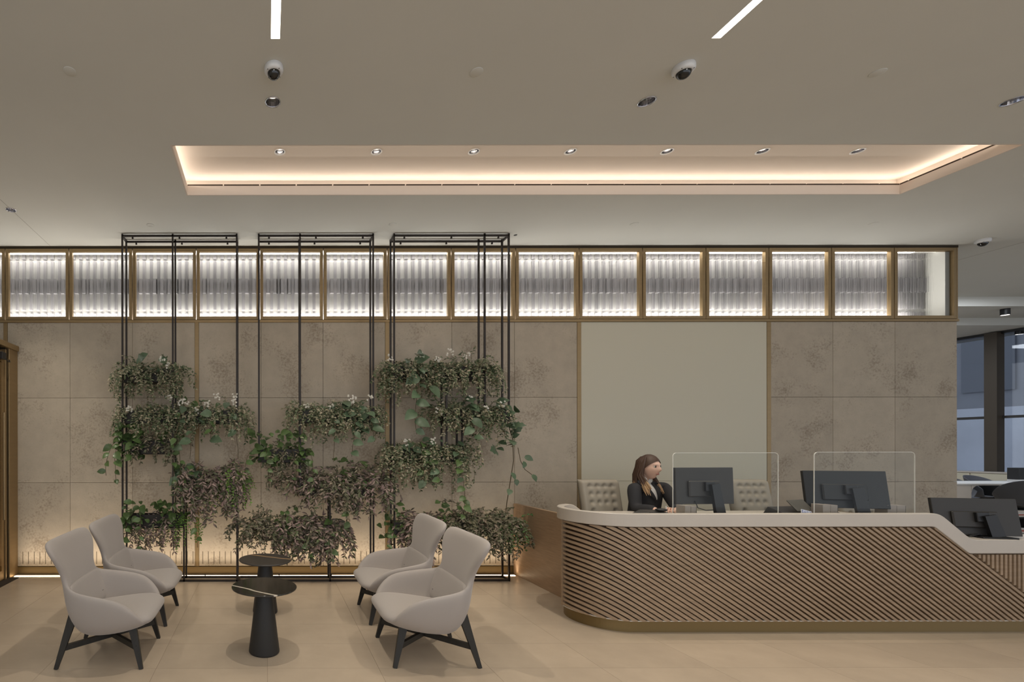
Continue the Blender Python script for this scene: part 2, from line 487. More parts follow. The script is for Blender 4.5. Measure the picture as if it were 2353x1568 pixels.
# light box behind the fluted glass
lb = sroot('wall_lightbox')
DB = .22
MB().box(-4.6, BX1 - .01, YW + DB, YW + DB + .02, 3.0, H).build('lightbox_back', m_boxback, lb)
MB().box(-4.6, BX1 - .01, YW + .05, YW + DB, 3.0, 3.04).build('lightbox_floor', m_boxback, lb)
MB().box(-4.6, BX1 - .01, YW + .05, YW + DB, H - .02, H).build('lightbox_top', m_boxback, lb)
MB().box(BX1 - .03, BX1 - .01, YW + .04, YW + DB, 3.04, H - .02).build('lightbox_side', mat('lightbox_side', (96, 96, 95), .85), lb)
MB().box(-4.4, BX1 - .05, YW + .09, YW + .115, H - .035, H - .022).build('led_line', m_glow_c, lb)
MB().box(-4.4, BX1 - .05, YW + .10, YW + .13, 3.041, 3.05).build('led_line', m_glow_c, lb)
YB = YW + DB
def zb_(y): return EYE - (y - VPY) * YB / FPX
bars_lo = MB()
n = 0
xx = -3.35; pitch = 16.2 * YB / FPX
while xx < BX1 - .1:
    MB().box(xx - .0165, xx + .0165, YB - .02, YB, zb_(714), zb_(602)).build('upright_bar', m_bar, lb)
    bars_lo.box(xx - .021, xx + .021, YB - .02, YB, zb_(598), zb_(587))
    bars_lo.box(xx - .019, xx + .019, YB - .02, YB, zb_(731), zb_(721))
    bars_lo.box(xx + pitch / 2 - .018, xx + pitch / 2 + .018, YB - .028, YB - .012, zb_(676), zb_(643))
    xx += pitch; n += 1
bars_lo.build('short_bar', m_bar, lb, kind='stuff')
pw = 24.5 * YB / FPX
xx = -3.35
while xx < BX1 - .1:
    if rnd.random() < .75:
        MB().box(xx, min(xx + pw * rnd.uniform(.8, 2.2), BX1 - .04), YB - .012, YB - .001, zb_(676), zb_(643)).build('band_board', m_band, lb)
    xx += pw
# the glazed frames
WX = [-1.12 * 0 + X(p) for p in (-133, 13, 159.5, 305, 451.5, 597.5, 743.5, 890, 1037, 1184.5, 1330.5, 1476, 1621.5, 1766, 1910, 2054, 2198)]
for i in range(len(WX) - 1):
    x0, x1 = WX[i] + .005, WX[i + 1] - .005
    z0, z1 = 3.034, H - .03
    w = sroot('window_%d' % (i + 1), ((x0 + x1) / 2, YW, 3.034))
    fw = .035
    for a in ((x0, x0 + fw, z0, z1), (x1 - fw, x1, z0, z1), (x0 + fw, x1 - fw, z0, z0 + .036), (x0 + fw, x1 - fw, z1 - .036, z1)):
        MB().box(a[0], a[1], YW - .008, YW + .034, a[2], a[3], .0015).build('frame', m_brass, w)
    nf = 38; pts_f = []
    g0, g1, h0, h1 = x0 + fw - .004, x1 - fw + .004, z0 + .033, z1 - .033
    nn = nf * 4
    for q in range(nn + 1):
        u = q / nn
        pts_f.append((g0 + (g1 - g0) * u, YW + .026 - .0026 * abs(math.sin(PI * nf * u))))
    v = []; f = []
    for (gx, gy) in pts_f: v += [(gx, gy, h0), (gx, gy, h1), (gx, YW + .031, h0), (gx, YW + .031, h1)]
    for q in range(nn):
        a = q * 4; b2 = a + 4
        f += [(a, b2, b2 + 1, a + 1), (a + 2, a + 3, b2 + 3, b2 + 2), (a, a + 2, b2 + 2, b2), (a + 1, b2 + 1, b2 + 3, a + 3)]
    f += [(0, 1, 3, 2), (nn * 4, nn * 4 + 2, nn * 4 + 3, nn * 4 + 1)]
    mb = MB(); mb.add(v, f, False); o = mb.build('fluted_pane', m_fluted, w); o.data.materials.append(m_fluted_rear)
    for q, p in enumerate(o.data.polygons):
        if q >= nn * 4 or q % 4: p.material_index = 1
MB().box(BX1 - .012, BX1, YW - .008, YW + .05, 3.03, H - .03).build('frame_end', m_brass, wall)

# ------------------------------------------------------------------ structure: brass door portal at the left, left wall, far room
XL = -2.975
d1 = sroot('door_1', (XL, 5.4, 0))
MB().box(XL - .5, XL, 5.585, YW - .002, 0, 2.655, .004).build('jamb', m_brass, d1)
MB().box(XL - .5, XL - .02, 5.535, 5.585, 0, 2.655).build('jamb_reveal', m_brass_dark, d1)
MB().box(XL - .5, XL - .006, 5.515, 5.537, 0, 2.63, .002).build('jamb_stop', m_brass, d1)
MB().box(XL - .06, XL - .02, 4.40, 5.515, .01, 2.60).build('door_leaf', m_brass, d1)
leaf_g = MB().box(XL - .022, XL - .012, 4.50, 5.44, .12, 2.50).build('glass_panel', mat('bronze_glass', (120, 96, 58), .12, .7), d1)
MB().box(XL - .5, XL + .018, 3.9, YW - .003, 2.655, 2.715, .003).build('cornice', m_brass, d1)
MB().tube([(XL + .04, 5.40, .7), (XL + .04, 5.40, 1.9)], .014, 12).build('pull_handle', m_brass, d1)
mb = MB(); mb.box(XL - .015, XL + .03, 5.38, 5.47, 2.50, 2.58, .004)
mb.build('door_closer', m_dark2, d1)
MB().tube([(XL + .03, 5.46, 2.51), (XL + .034, 5.50, 2.485), (XL + .03, 5.545, 2.49), (XL + .01, 5.565, 2.515)], .006, 8).build('closer_arm', m_dark2, d1)
struct(MB().box(-5.2, -4.6, -4.2, YW + .09, 0, H).build('wall_left', m_ceil))
struct(MB().box(-4.6, XL - .5, 4.0, YW - .002, 0, 2.715).build('wall_portal', m_brass))
MB().box(XL - .5, XL + .10, 3.6, 5.60, .0, .006).build('portal_shadow_slab', mat('portal_shadow_slab', (58, 50, 42), .95, noise=(400, .3)), d1)  # thin dark slab stands in for the shadow at the portal's foot

wr = sroot('wall_right')
GX = 13.5
ZG = H - .282
for yy, w in ((12.3, .06), (11.0, .06), (9.62, .05), (8.98, .10), (8.55, .06), (7.2, .06), (5.8, .06), (4.4, .06)):
    MB().box(GX - .05, GX + .08, yy - w / 2, yy + w / 2, 1.0, ZG if yy > 8.45 else H).build('mullion', m_dark2, wr)
MB().box(GX - .04, GX + .06, 2.5, 12.6, 2.03, 2.075).build('transom', m_dark, wr)
MB().box(GX - .06, GX + .1, 2.5, 12.6, ZG - .05, ZG).build('head_rail', m_dark2, wr)
pe = [12.3, 11.0, 9.62, 8.98, 8.55, 7.2, 5.8, 4.4]
for a, b in zip(pe[1:], pe[:-1]):
    for z0, z1 in ((1.0, 2.03), (2.075, ZG - .05)):
        MB().box(GX, GX + .012, a, b, z0, z1).build('glass_pane', m_winglass, wr)
MB().box(GX - .02, GX + .3, 2.5, 12.6, 0, 1.0).build('wall_under_window', m_ceil, wr)
struct(MB().box(13.36, 13.50, 8.86, 9.02, 0, H - .30).build('wall_column', mat('bronze_column', (74, 66, 56), .55, .2)))
struct(MB().box(8.0, 14.2, 12.5, 12.6, 0, H).build('wall_far', mat('far_wall', (226, 228, 232), .7)))
# daylit street outside the right-hand glazing
fac = sroot('exterior_facade', (22, 8, 0))
MB().box(22, 22.3, -2, 26, 2.7, 9).build('facade', mat('facade', (142, 146, 154), .8, noise=(1.5, .1)), fac)
MB().box(22, 22.3, -2, 26, 0, 2.7).build('facade_base_daylight', mat('facade_base_daylight', (206, 212, 222), .8, noise=(.7, .12)), fac)  # pale colour stands in for bright daylight at street level
mw = mat('facade_window', (112, 118, 128), .2, rand=.25)
for i in range(14):
    for j in range(1, 4):
        MB().box(21.94, 22.02, -1 + i * 1.9, .1 + i * 1.9, .6 + j * 2.6, 2.5 + j * 2.6).build('facade_window', mw, fac)
MB().box(14.2, 22, -4, 26, -.1, -.02).build('pavement', mat('pavement', (130, 134, 142), .8), fac)

# ------------------------------------------------------------------ reception desk
DCX, DCY, DR = 2.98, 4.25, .37
DL = DR * PI / 2
DEND = 7.6
def dp(s, off=0.0):
    r = DR + off
    if s < -DL: return (DCX + (-s - DL), DCY + r)
    if s <= DL:
        a = PI + s / DR
        return (DCX + r * math.cos(a), DCY + r * math.sin(a))
    return (DCX + (s - DL), DCY - r)
def s_of(Xv): return DL + (Xv - DCX)
def pl(x, pts):
    if x <= pts[0][0]: return pts[0][1]
    for (a, b), (c, d) in zip(pts, pts[1:]):
        if x <= c: return b + (d - b) * (x - a) / (c - a)
    return pts[-1][1]
def soft(x, pts, w): return sum(pl(x + w * (i / 4 - 1), pts) for i in range(9)) / 9
TOPP = [(-.80, .757), (-.47, .968), (s_of(5.39), .968), (s_of(5.643), .757)]
BOTP = [(-.80, .645), (-.47, .8615), (s_of(5.346), .8615), (s_of(5.624), .645)]
def z_top(s): return soft(s, TOPP, .045)
def z_bot(s): return soft(s, BOTP, .012)
SMAX = s_of(DEND)
def samples(a, b, fine=.02, coarse=.08):
    out = []; s = a
    while s < b - 1e-6:
        out.append(s)
        near = s < DL + .05 or s_of(5.2) < s < s_of(5.8)
        s += fine if near else coarse
    out.append(b); return out
def sweep(mb, ss, prof):
    """prof(s) -> closed list of (off, z)"""
    v = []; n = None
    for s in ss:
        p = prof(s); n = len(p)
        for off, z in p:
            x, y = dp(s, off); v.append((x, y, z))
    f = []
    for i in range(len(ss) - 1):
        for k in range(n):
            f.append((i * n + k, (i + 1) * n + k, (i + 1) * n + (k + 1) % n, i * n + (k + 1) % n))
    f += [tuple(range(n)), tuple(range((len(ss) - 1) * n, len(ss) * n))[::-1]]
    mb.add(v, f); return mb
desk = thing('reception_desk', 'long reception desk with rounded end, diagonal walnut slats and pale solid top edge', 'desk', (4.9, 4.25, 0))
def band(s):
    a, b = z_bot(s), z_top(s); q = .005
    return [(.005, a + q), (.005, b - q), (.005 - q, b), (-.045, b), (-.05, b - q), (-.05, a), (.005 - q, a)]
sweep(MB(), samples(-.95, SMAX), band).build('top_edge_band', m_solid, desk, merge=True)
sweep(MB(), samples(-.95, SMAX), lambda s: [(-.028, .10), (-.028, z_bot(s) + .02), (-.045, z_bot(s) + .02), (-.045, .10)]).build('front_backing', m_walnut_dark, desk, merge=True)
sweep(MB(), samples(-.95, SMAX), lambda s: [(-.047, 0), (-.047, .103), (-.07, .103), (-.07, 0)]).build('kick_plinth', m_plinth, desk, merge=True)
sweep(MB(), samples(-.03, SMAX), lambda s: [(-.003, .1005), (-.003, .109), (-.06, .109), (-.06, .1005)]).build('bottom_rail', m_solid, desk, merge=True)
sweep(MB(), [-.05, -.04, -.03], lambda s: [(.004, .109), (.004, z_bot(s)), (-.03, z_bot(s)), (-.03, .109)]).build('end_post', m_walnut, desk, merge=True)
# slats
def m_(s):
    if s <= 0: return .05
    if s < DL:
        u = s / DL; u = u * u * (3 - 2 * u)
        return .05 + .57 * u
    return min(.62 + .15 * (s - DL) / (5.7 - DCX), .77)
STEP = .01
Gt = [0.0]
while len(Gt) * STEP < SMAX + .2: Gt.append(Gt[-1] - m_((len(Gt) - .5) * STEP) * STEP)
def Gz(s):
    if s < 0: return -.05 * s
    i = int(s / STEP); u = s / STEP - i
    return Gt[i] * (1 - u) + Gt[i + 1] * u
HW = .0096; Z0 = .101
sref = s_of(5.656)
zoff = .638 - Gz(sref) - .0141
BLINE = lambda s: .638 - .77 * (s - sref)
PV = .0405
for k in range(0, 100):
    ss = []; lo = []; hi = []
    s = -.028
    ok = False
    while s < s_of(6.45):
        zc = Gz(s) + zoff - k * PV
        h = (HW + .0032 * max(0, min(1, (s - .05) / .25)) * max(0, min(1, (s_of(4.6) - s) / 1.2))) * math.sqrt(1 + m_(s) ** 2)
        a, b = max(zc - h, Z0), min(zc + h, z_bot(s) - .004)
        if b - a > .0008: ss.append(s); lo.append(a); hi.append(b)
        elif ss: break
        s += .02
    if len(ss) < 2: continue
    mb = MB(); v = []; f = []
    for i, s in enumerate(ss):
        for off, z in ((0, lo[i]), (0, hi[i]), (-.027, hi[i]), (-.027, lo[i])):
            x, y = dp(s, off); v.append((x, y, z))
    for i in range(len(ss) - 1):
        for q in range(4): f.append((i * 4 + q, i * 4 + 4 + q, i * 4 + 4 + (q + 1) % 4, i * 4 + (q + 1) % 4))
    f += [(0, 1, 2, 3), tuple(range(len(v) - 1, len(v) - 5, -1))]
    mb.add(v, f); mb.build('slat', m_walnut, desk, merge=True)
xv = 5.678
while xv < DEND - .02:
    zb = max(Z0, BLINE(s_of(xv)) + .014)
    MB().box(xv - .0095, xv + .0095, DCY - DR, DCY - DR + .027, zb, .637).build('slat', m_walnut, desk)
    xv += .0352
# worktops behind the front
mb = MB(); mb.prism([(2.95, DCY - DR + .05), (5.36, DCY - DR + .05), (5.36, 4.60), (2.95, 4.57), (2.75, 4.40), (2.75, 4.12)], .87, .90)
mb.build('worktop', m_solid, desk)
MB().box(5.60, DEND, DCY - DR + .05, 4.135, .725, .7565, .003).build('low_worktop', m_solid, desk)
MB().box(5.34, 5.37, DCY - DR + .05, 4.62, .02, .90).build('inner_panel', m_walnut_panel, desk)
MB().box(5.40, DEND, 4.09, 4.12, .02, .725).build('inner_panel', m_walnut_panel, desk)
tag(MB().box(2.932, 2.972, 4.66, YW - .012, 0.0, .838, .002).build('side_screen', m_walnut_panel), 'low walnut veneered screen panel between the desk end and the stone wall', 'screen')

# ------------------------------------------------------------------ lounge chairs
def lounge_chair():
    t = thing('lounge_chair', '', 'chair', (0, 0, 0), 'grey lounge chairs around the side tables')
    P = {}
    V = []; idx = {}
    def add(key, u, w, z):
        idx[key] = len(V); V.append((u, w, z))
    rows = {
        0: [(-.155, 0, .188), (-.152, .14, .188), (-.125, .252, .190), (-.02, .300, .196), (.11, .308, .216), (.23, .288, .248), (.34, .215, .285)],
        1: [(-.245, 0, .36), (-.243, .17, .36), (-.222, .292, .36), (-.10, .345, .36), (.07, .360, .352), (.215, .350, .334), (.318, .290, .305)],
        2: [(-.272, 0, .54), (-.270, .17, .54), (-.245, .280, .555), (-.135, .358, .534), (.05, .378, .508), (.195, .374, .476), (.300, .326, .350)],
        3: [(-.288, 0, .63), (-.286, .17, .63), (-.262, .285, .64)],
        4: [(-.325, 0, .755), (-.323, .23, .755), (-.283, .385, .765)],
        5: [(-.362, 0, .872), (-.361, .25, .872), (-.352, .375, .858)],
    }
    for r, cs in rows.items():
        for i, (u, w, z) in enumerate(cs):
            add((r, i), u, w, z)
            if i: add((r, -i), u, -w, z)
    for nm, u, z in (('c2', -.04, .186), ('c3', .01, .186), ('c4', .11, .206), ('c5', .24, .240), ('c6', .355, .280)): add(nm, u, 0, z)
    F = []
    def q(*k): F.append(tuple(idx[x] for x in k))
    for sg in (1, -1):
        k = lambda r, i: (r, i * sg)
        quads = []
        for r in range(0, 5):
            for i in range(0, 6 if r < 2 else 2):
                quads.append((k(r, i), k(r, i + 1), k(r + 1, i + 1), k(r + 1, i)))
        quads.append((k(0, 0), 'c2', k(0, 2), k(0, 1)))
        quads.append(('c2', 'c3', k(0, 3), k(0, 2)))
        quads.append(('c3', 'c4', k(0, 4), k(0, 3)))
        quads.append(('c4', 'c5', k(0, 5), k(0, 4)))
        quads.append(('c5', 'c6', k(0, 6), k(0, 5)))
        for qd in quads:
            q(*(qd if sg > 0 else qd[::-1]))
    me = bpy.data.meshes.new('shell'); me.from_pydata(V, [], F)
    bm = bmesh.new(); bm.from_mesh(me); bmesh.ops.recalc_face_normals(bm, faces=bm.faces)
    # make normals point outwards (away from the chair axis)
    f0 = max(bm.faces, key=lambda f: f.calc_center_median().y)
    if f0.normal.y < 0: bmesh.ops.reverse_faces(bm, faces=bm.faces)
    bm.to_mesh(me); bm.free()
    me.materials.append(m_fabric)
    sh = bpy.data.objects.new('shell', me); C.objects.link(sh); sh.parent = t
    bake(sh, [('SOLIDIFY', dict(thickness=.055, offset=-1, use_even_offset=False)), ('SUBSURF', dict(levels=2, render_levels=2))])
    # seat cushion
    sec = [(-.20, .245, .335, .26), (-.10, .28, .342, .255), (.05, .305, .360, .255), (.19, .308, .378, .258), (.298, .292, .378, .272), (.360, .238, .345, .296)]
    v = []; f = []
    for u, w, zt, zl in sec:
        v += [(u, -w, zl), (u, -w, zt - .012), (u, -w * .55, zt), (u, 0, zt + .004), (u, w * .55, zt), (u, w, zt - .012), (u, w, zl), (u, 0, zl)]
    for i in range(len(sec) - 1):
        for j in range(8): f.append((i * 8 + j, i * 8 + (j + 1) % 8, i * 8 + 8 + (j + 1) % 8, i * 8 + 8 + j))
    n = len(v)
    for base in (0, n - 8):
        f.append((base + 0, base + 1, base + 2, base + 7)); f.append((base + 2, base + 3, base + 4, base + 7)); f.append((base + 4, base + 5, base + 6, base + 7))
    mb = MB(); mb.add(v, f, True); se = mb.build('seat_cushion', m_fabric, t, merge=True)
    bake(se, [('SUBSURF', dict(levels=2, render_levels=2))])
    # lower back pad: its upper edge makes the fold line across the back
    v = []; f = []; NU = 10
    prof = [(-.25, .560), (-.208, .559), (-.198, .540), (-.178, .48), (-.156, .42), (-.140, .36), (-.13, .30), (-.21, .28)]
    for u0, z in prof:
        for i in range(NU + 1):
            uu = i / NU * 2 - 1
            hw = .284 + .03 * (1 - (z - .28) / .28)
            v.append((u0 + .026 * abs(uu) ** 2.4, uu * hw, z + .006 * abs(uu) ** 3))
    n = NU + 1; m_n = len(prof)
    for j in range(m_n):
        for i in range(NU):
            a = j * n + i; b = ((j + 1) % m_n) * n + i; f.append((a, b, b + 1, a + 1))
    f.append(tuple(j * n for j in range(m_n))); f.append(tuple(j * n + NU for j in range(m_n))[::-1])
    mb = MB(); mb.add(v, f, True); bp = mb.build('lower_back_pad', m_fabric, t, merge=True)
    bake(bp, [('SUBSURF', dict(levels=1, render_levels=1))])
    # legs and crossed stretchers
    for sg in (-1, 1):
        MB().bar((-.165, sg * .232, .405), (-.287, sg * .268, 0), .026, .066, (1, 0, 0), .02, .026).build('leg', m_leg, t)
        MB().bar((.222, sg * .225, .272), (.291, sg * .266, 0), .026, .056, (1, 0, 0), .02, .026).build('leg', m_leg, t)
    for sg in (-1, 1):
        MB().bar((-.242, sg * .252, .138), (.262, -sg * .248, .138), .024, .036).build('stretcher', m_leg, t)
    for sg in (-1, 1):
        MB().bar((.225, sg * .226, .262), (.0, 0, .175), .024, .03).build('under_rail', m_leg, t)
    return t
lc = lounge_chair()
lc.location = (-1.148, 3.55, 0)
lc['label'] = 'grey lounge chair at the far left nearest the viewer, back to the brass door'
dup(lc, (-1.146, 4.335, 0), 'grey lounge chair behind the front left one, nearer the planters and brass door')
dup(lc, (1.158, 3.56, 0), 'grey lounge chair nearest the viewer on the desk side of the tables', PI)
dup(lc, (1.162, 4.36, 0), 'grey lounge chair on the desk side, behind another chair and near the plants', PI)

# ------------------------------------------------------------------ side tables
def marble(name, base, vein, ang, w, off, rough):
    m = bpy.data.materials.new(name); m.use_nodes = True; nt = m.node_tree; N = nt.nodes; L = nt.links; b = N['Principled BSDF']
    b.inputs['Roughness'].default_value = rough; b.inputs['Specular IOR Level'].default_value = .6
    tcn = N.new('ShaderNodeTexCoord'); mp = N.new('ShaderNodeMapping'); mp.inputs['Rotation'].default_value = (0, 0, ang)
    L.new(tcn.outputs['Object'], mp.inputs['Vector'])
    ns = N.new('ShaderNodeTexNoise'); ns.inputs['Scale'].default_value = 7; L.new(mp.outputs[0], ns.inputs['Vector'])
    sp = N.new('ShaderNodeSeparateXYZ'); L.new(mp.outputs[0], sp.inputs[0])
    a = N.new('ShaderNodeMath'); a.operation = 'MULTIPLY_ADD'; a.inputs[1].default_value = .05; L.new(ns.outputs['Fac'], a.inputs[0]); L.new(sp.outputs['Y'], a.inputs[2])
    s2 = N.new('ShaderNodeMath'); s2.operation = 'SUBTRACT'; s2.inputs[1].default_value = off + .025; L.new(a.outputs[0], s2.inputs[0])
    ab = N.new('ShaderNodeMath'); ab.operation = 'ABSOLUTE'; L.new(s2.outputs[0], ab.inputs[0])
    r = N.new('ShaderNodeValToRGB'); L.new(ab.outputs[0], r.inputs[0])
    r.color_ramp.elements[0].position = w * .6; r.color_ramp.elements[0].color = lin(vein) + [1]
    r.color_ramp.elements[1].position = w; r.color_ramp.elements[1].color = lin(base) + [1]
    L.new(r.outputs[0], b.inputs['Base Color']); return m
m_mar1 = marble('dark_marble', (46, 43, 38), (206, 196, 180), R(38), .011, -.13, .10)
m_mar2 = marble('grey_marble', (60, 56, 54), (150, 122, 92), R(28), .02, .10, .28)
m_cone = mat('table_pedestal', (44, 43, 42), .55)
def side_table(x, y, label, mm):
    t = thing('side_table', label, 'table', (x, y, 0), 'round side tables with conical pedestals')
    MB().lathe([(.106, 0), (.112, .006), (.113, .014), (.058, .462), (.056, .470)], 48, (x, y, 0)).build('pedestal', m_cone, t)
    MB().lathe([(.228, .470), (.2385, .474), (.240, .478), (.240, .4815), (.237, .484)], 72, (x, y, 0)).build('table_top', mm, t)
    return t
side_table(-.024, 3.562, 'round side table nearest the viewer, dark top with one pale vein', m_mar1)
side_table(-.02, 4.425, 'round side table farther back, under the low plants, brown vein', m_mar2)

# ------------------------------------------------------------------ planter frames
YF, YR = 5.436, 5.59
def fx(p): return (p - VPX) * YF / FPX
def fz(p): return EYE - (p - VPY) * 5.513 / FPX
PWD = .0185
def planter_frame(label, x0, x1, posts, bottom):
    c = (fx(x0) + fx(x1)) / 2
    t = thing('planter_rack', label, 'rack', (c, 5.513, 0), 'black planter frames hung with plants')
    for xp, za, zb in posts:
        for y in (YF, YR):
            X_ = fx(xp)
            MB().box(X_ - PWD / 2, X_ + PWD / 2, y - PWD / 2, y + PWD / 2, zb, za).build('post', m_black, t)
    a, b = fx(x0), fx(x1)
    for y in (YF, YR):
        MB().box(a, b, y - PWD / 2, y + PWD / 2, 3.875, 3.895).build('top_bar', m_black, t)
        for k in (.09, .5, .91):
            MB().lathe([(.011, -.022), (.011, -.008), (.006, -.008), (.006, 0)], 10, (a + (b - a) * k, y, 3.875)).build('bolt', m_black, t)
    for xx in (a, b):
        MB().box(xx - PWD / 2, xx + PWD / 2, YF, YR, 3.875, 3.895).build('end_bar', m_black, t)
    ba, bb = fx(bottom[0]), fx(bottom[1])
    for y in (YF, YR):
        MB().box(ba, bb, y - PWD / 2, y + PWD / 2, .002, .022).build('bottom_bar', m_black, t)
    for xx in (ba, bb):
        MB().box(xx - PWD / 2, xx + PWD / 2, YF, YR, .002, .022).build('end_bar', m_black, t)
    for k in (.3, .7):
        MB().lathe([(.006, .0), (.006, .01), (.011, .01), (.011, .022)], 10, (ba + (bb - ba) * k, YR, .022)).build('bolt', m_black, t)
    return t
TOP = 3.905
planter_frame('black planter frame at the left, nearest the brass door', 281.7, 544.5,
    [(281.7, TOP, 0), (397.5, TOP, fz(1212)), (544.5, TOP, fz(975)), (422.5, fz(1085), 0), (544.5, fz(1085), 0)], (285, 545))
planter_frame('middle black planter frame behind the round side tables', 595, 857.9,
    [(595, TOP, fz(1063)), (690, TOP, fz(1138)), (857.9, TOP, fz(973)), (758, fz(1105), 0), (857.9, fz(1105), 0)], (549, 858))
planter_frame('right-hand black planter frame, beside the walnut screen', 906, 1169.4,
    [(906, TOP, 0), (1114, TOP, fz(971)), (1169.4, TOP, fz(971)), (1026, fz(876), fz(1062)), (1062, fz(971), fz(1062)), (1169.4, fz(1200), 0)], (860, 1170))

BOX = {}
def planter_box(key, xa, xb, ybot, label, h=30):
    a, b = fx(xa) + .012, fx(xb) - .012
    zb = fz(ybot); zt = zb + h * .00496
    t = thing('planter_box', label, 'planter', ((a + b) / 2, 5.513, zb), 'dark metal planter boxes in the frames')
    y0, y1 = YF - .004, YR + .004
    mb = MB(); th = .004
    mb.box(a, b, y0, y1, zb, zb + th); mb.box(a, b, y0, y0 + th, zb, zt); mb.box(a, b, y1 - th, y1, zb, zt)
    mb.box(a, a + th, y0, y1, zb, zt); mb.box(b - th, b, y0, y1, zb, zt)
    mb.build('trough', m_planter, t)
    MB().box(a + th, b - th, y0 + th, y1 - th, zt - .04, zt - .02).build('soil', m_soil, t)
    BOX[key] = (a, b, zt)
for a in (('A1', 283, 402, 881, 'topmost planter box of the left frame, short, above the wide one'),
          ('A2', 283, 546, 975, 'full-width planter box of the left frame, white blossoms above'),
          ('A3', 283, 402, 1044, 'short left planter box under the full-width box of the left frame'),
          ('A4', 424, 546, 1118, 'right planter box of the left frame, purple foliage over it'),
          ('A5', 283, 424, 1211, 'lowest planter box of the left frame, behind the lounge chair back'),
          ('B1', 691, 859, 973, 'topmost planter box of the middle frame, white blossoms in it'),
          ('B2', 594, 704, 1063, 'left planter box of the middle frame with glossy green leaves'),
          ('B3', 691, 859, 1138, 'right planter box of the middle frame above the lowest one'),
          ('B4', 594, 759, 1240, 'lowest planter box of the middle frame, behind the round tables'),
          ('C1', 905, 1115, 876, 'topmost planter box of the right-hand frame'),
          ('C2', 1015, 1171, 971, 'second planter box of the right-hand frame, set to its right side'),
          ('C3', 905, 1063, 1062, 'third planter box of the right-hand frame, set to its left side'),
          ('C4', 905, 1171, 1229, 'lowest full-width planter box of the right-hand frame')):
    planter_box(*a)

# ------------------------------------------------------------------ plants
def leaf_geo(L, Wd, fold=.25, droop=.25, rows=4, heart=True):
    v = []; f = []
    for i in range(rows + 1):
        u = i / rows
        w = (math.sin(PI * min(1, u * .92 + .10)) ** .8 if heart else math.sin(PI * (u * .9 + .05))) * Wd / 2
        if i == rows: w = Wd * .02
        z = -droop * L * u * u
        v += [(u * L, -w, z + fold * w), (u * L, 0, z), (u * L, w, z + fold * w)]
    for i in range(rows):
        a = i * 3
        f += [(a, a + 3, a + 4, a + 1), (a + 1, a + 4, a + 5, a + 2)]
    return v, f
def frame_m(p, d, nrm, sc=1.0):
    d = d.normalized(); s = nrm.cross(d)
    if s.length < 1e-4: s = d.orthogonal()
    s.normalize(); n = d.cross(s)
    M = Matrix((d * sc, s * sc, n * sc)).transposed().to_4x4(); M.translation = p
    return M
KIND = {
    'hoya': dict(cols=[(66, 82, 56), (98, 112, 80), (142, 142, 114), (180, 168, 144), (80, 96, 66), (150, 136, 112)], L=.036, W=.020, rows=2),
    'ivy': dict(cols=[(66, 92, 54), (90, 120, 72), (110, 134, 86), (76, 104, 62)], L=.036, W=.028, rows=2),
    'spider': dict(cols=[(74, 82, 58), (130, 112, 106), (158, 134, 128), (84, 82, 66), (104, 114, 80), (180, 156, 146), (64, 68, 50)], L=.060, W=.020, rows=3),
    'dark': dict(cols=[(78, 82, 62), (106, 104, 80), (142, 126, 112), (90, 98, 72), (158, 144, 126)], L=.046, W=.020, rows=2),
    'fern': dict(cols=[(88, 126, 54), (114, 154, 66), (136, 168, 84), (98, 136, 62)], L=.020, W=.012, rows=2),
}
for kk, d in KIND.items():
    d['m'] = mat('leaf_' + kk, (80, 90, 60), .5, island=d['cols'], spec=.35)
    d['g'] = leaf_geo(d['L'], d['W'], .3, .25, d['rows'], False)
m_stem = mat('plant_stem', (78, 84, 52), .6)
m_vine = mat('vine_stem', (86, 76, 54), .7)
m_big = mat('leaf_glossy', (84, 106, 62), .32, rand=.28, noise=(40, .12), spec=.5)
m_big2 = mat('leaf_blue_green', (86, 106, 80), .36, rand=.22, noise=(30, .12), spec=.5)
m_petal = mat('white_petal', (226, 222, 210), .6)
big_me = []
for kk, (L, Wd, fd, dr, mm) in enumerate(((.115, .082, .25, .30, m_big), (.095, .066, .3, .2, m_big), (.15, .115, .22, .35, m_big2), (.12, .09, .22, .3, m_big2), (.075, .05, .3, .25, m_big))):
    g = leaf_geo(L, Wd, fd, dr, 5, True); mb = MB(); mb.add(g[0], g[1], True); me = mb.mesh('leaf'); me.materials.append(mm); big_me.append(me)
# split monstera leaf
v, f = leaf_geo(.19, .17, .12, .3, 8, True)
v2 = []
for i, p in enumerate(v):
    r, c = divmod(i, 3); k = 1.0 if c == 1 else (1.0 if r % 2 == 0 else .62)
    v2.append((p[0], p[1] * k, p[2]))
mb = MB(); mb.add(v2, f, True); me = mb.mesh('leaf'); me.materials.append(m_big2); big_me.append(me)

